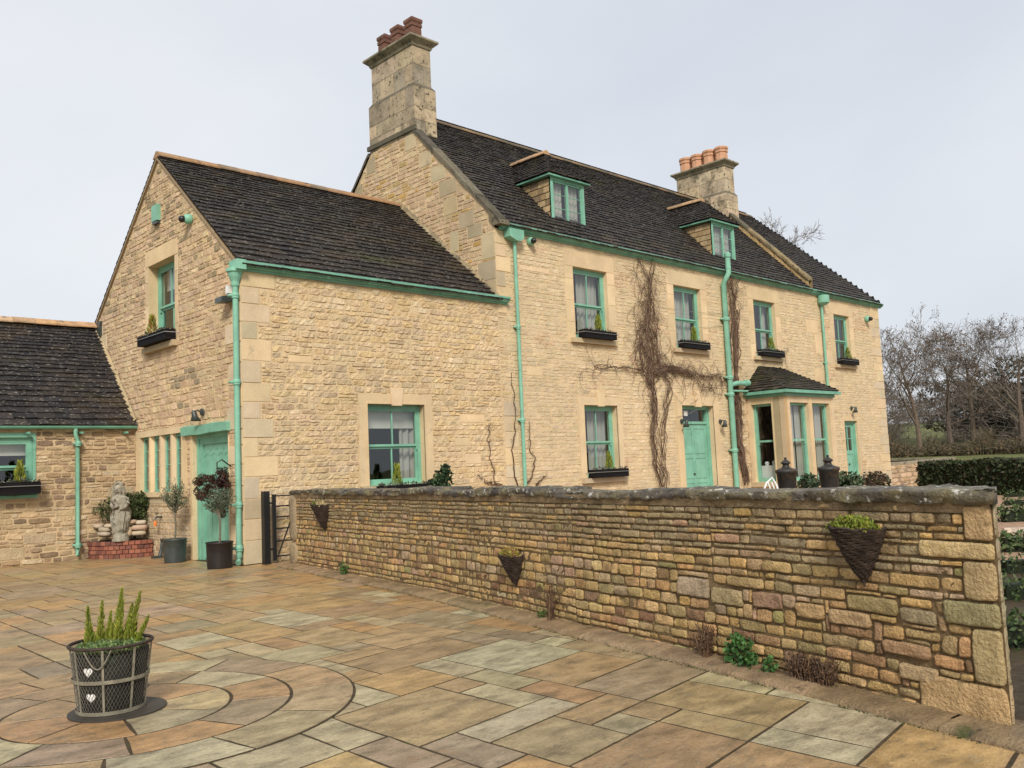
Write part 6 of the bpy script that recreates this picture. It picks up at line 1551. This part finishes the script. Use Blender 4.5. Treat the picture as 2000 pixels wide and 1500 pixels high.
# tree behind the roof
pt = sight(1468, 470, 60); tree('bare_tree', 'bare tree showing its twigs above the far slope of the roof', (float(pt[0]), float(pt[1]), gz(float(pt[0]), float(pt[1]))), hgt(1520, 462, 60), 4.6, .30, 31, BC, None, levels=5, twigr=.014, first=.4)
# evergreen mass and brushwood under the trees
ev = MB()
for (u, v, k, rx, rz, n) in ((1905, 795, 124, 7, 3.6, 4600), (1985, 775, 118, 7, 4.4, 5200), (1945, 805, 116, 7, 3.6, 3600), (2050, 780, 118, 7, 4.4, 2600)):
    p = sight(u, v, k)
    for j in range(16):
        q_ = Vector((U(-1, 1)*rx*.8, U(-1, 1)*rx*.5, U(-.9, .8)*rz)); leaves(ev, (p[0]+q_.x, p[1]+q_.y, max(1.5, p[2]+q_.z)), (rx*.3, rx*.3, rz*.3), n//16, .26, [(.016, .024, .016), (.024, .034, .018), (.030, .030, .018)], asp=1.4)
lab(obj('evergreen_woodland', ev, 'leaf', None), 'dark evergreen woodland mass behind the bare trees', 'woodland', kind='stuff')
bs_ = MB()
for k in range(5200):
    u = U(1690, 2060); kk = U(84, 92); p = sight(u, 880, kk); z0 = gz(float(p[0]), float(p[1])); h = U(.4, 1.9)*(.5+abs(noise.noise(Vector((u*.02, 1, 0))))*2.2)
    if 1755 < u < 1850: h *= .45 if U(0, 1) < .8 else .9
    bs_.tube([(p[0], p[1], z0), (p[0]+U(-.4, .4), p[1]+U(-.4, .4), z0+h*.6), (p[0]+U(-.9, .9), p[1]+U(-.9, .9), z0+h)], [.03, .02, .012], 3, c=sh(rng.choice([(.10, .08, .05), (.14, .11, .07), (.07, .06, .035), (.16, .12, .07)]), .2), cap=False)
    if k % 2: leaves(bs_, (p[0], p[1], z0+h*.5), (.5, .5, h*.4), 3, .16, [(.09, .075, .035), (.06, .06, .03), (.13, .085, .045)])
lab(obj('field_hedgerow', bs_, 'leaf', None), 'rough brown hedgerow and undergrowth beneath the bare trees', 'hedgerow', kind='stuff')
fb = MB()
for k in range(11000):
    u = U(1700, 2060); v = U(700, 850); kk = U(105, 135); v = 720+(v-690)*.8; p = sight(u, v+20, kk)
    if noise.noise(Vector((u*.03, v*.03, 2))) < -.1-.004*(v-740): continue
    if 1762 < u < 1852 and v > 812 and U(0, 1) < .93: continue
    a = Vector((U(-1, 1), U(-1, 1), U(-.2, 1))).normalized()*U(.8, 2.0); fb.tube([p, Vector(p)+a], [.03, .012], 3, c=sh((.14, .115, .095), .25), cap=False)
lab(obj('distant_brushwood', fb, 'leaf', None), 'fine brown twig mass of the distant wood behind the trees', 'woodland', kind='stuff')

# ------------------------------------------------------------------ light
wd_ = bpy.data.worlds.new('World'); scene.world = wd_; wd_.use_nodes = True; N = wd_.node_tree.nodes; L = wd_.node_tree.links
SD_ = Vector((-.52, -.62, .62)).normalized()     # direction towards the sun
sky = N.new('ShaderNodeTexSky'); sky.sky_type = 'NISHITA'; sky.sun_disc = False; sky.sun_elevation = math.asin(SD_.z); sky.sun_rotation = math.atan2(SD_.x, SD_.y)
sky.air_density = 1.2; sky.dust_density = 3.0
bg = N['Background']; bg.inputs[1].default_value = .10
tc = N.new('ShaderNodeTexCoord'); mp_ = N.new('ShaderNodeMapping'); mp_.inputs['Scale'].default_value = (1, 1, 1.6); L.new(tc.outputs['Generated'], mp_.inputs[0])
nn = N.new('ShaderNodeTexNoise'); nn.inputs['Scale'].default_value = 1.3; nn.inputs['Detail'].default_value = 5; nn.inputs['Roughness'].default_value = .5; nn.inputs['Distortion'].default_value = .3; L.new(mp_.outputs[0], nn.inputs['Vector'])
cr_ = N.new('ShaderNodeValToRGB'); e = cr_.color_ramp.elements; CS = 4.1
e[0].position = .28; e[0].color = (.75, .80, .89, 1); e[1].position = .72; e[1].color = (1.0, 1.02, 1.05, 1); L.new(nn.outputs['Fac'], cr_.inputs[0])
vm = N.new('ShaderNodeVectorMath'); vm.operation = 'SCALE'; vm.inputs['Scale'].default_value = CS; L.new(cr_.outputs[0], vm.inputs[0])
mx = N.new('ShaderNodeMix'); mx.data_type = 'RGBA'; mx.inputs[0].default_value = .93; L.new(sky.outputs[0], mx.inputs[6]); L.new(vm.outputs[0], mx.inputs[7]); L.new(mx.outputs[2], bg.inputs[0])
sl = bpy.data.lights.new('sun', 'SUN'); sl.energy = 1.5; sl.angle = R_(14); sl.color = (1, .93, .82); so_ = bpy.data.objects.new('sun', sl); col.objects.link(so_)
so_.rotation_euler = (-SD_).to_track_quat('-Z', 'Y').to_euler()
vs_ = scene.view_settings; vs_.view_transform = 'Standard'; vs_.look = 'None'; vs_.exposure = 1.08; vs_.gamma = 1
scene.cycles.max_bounces = 6; scene.cycles.diffuse_bounces = 3; scene.cycles.transparent_max_bounces = 8
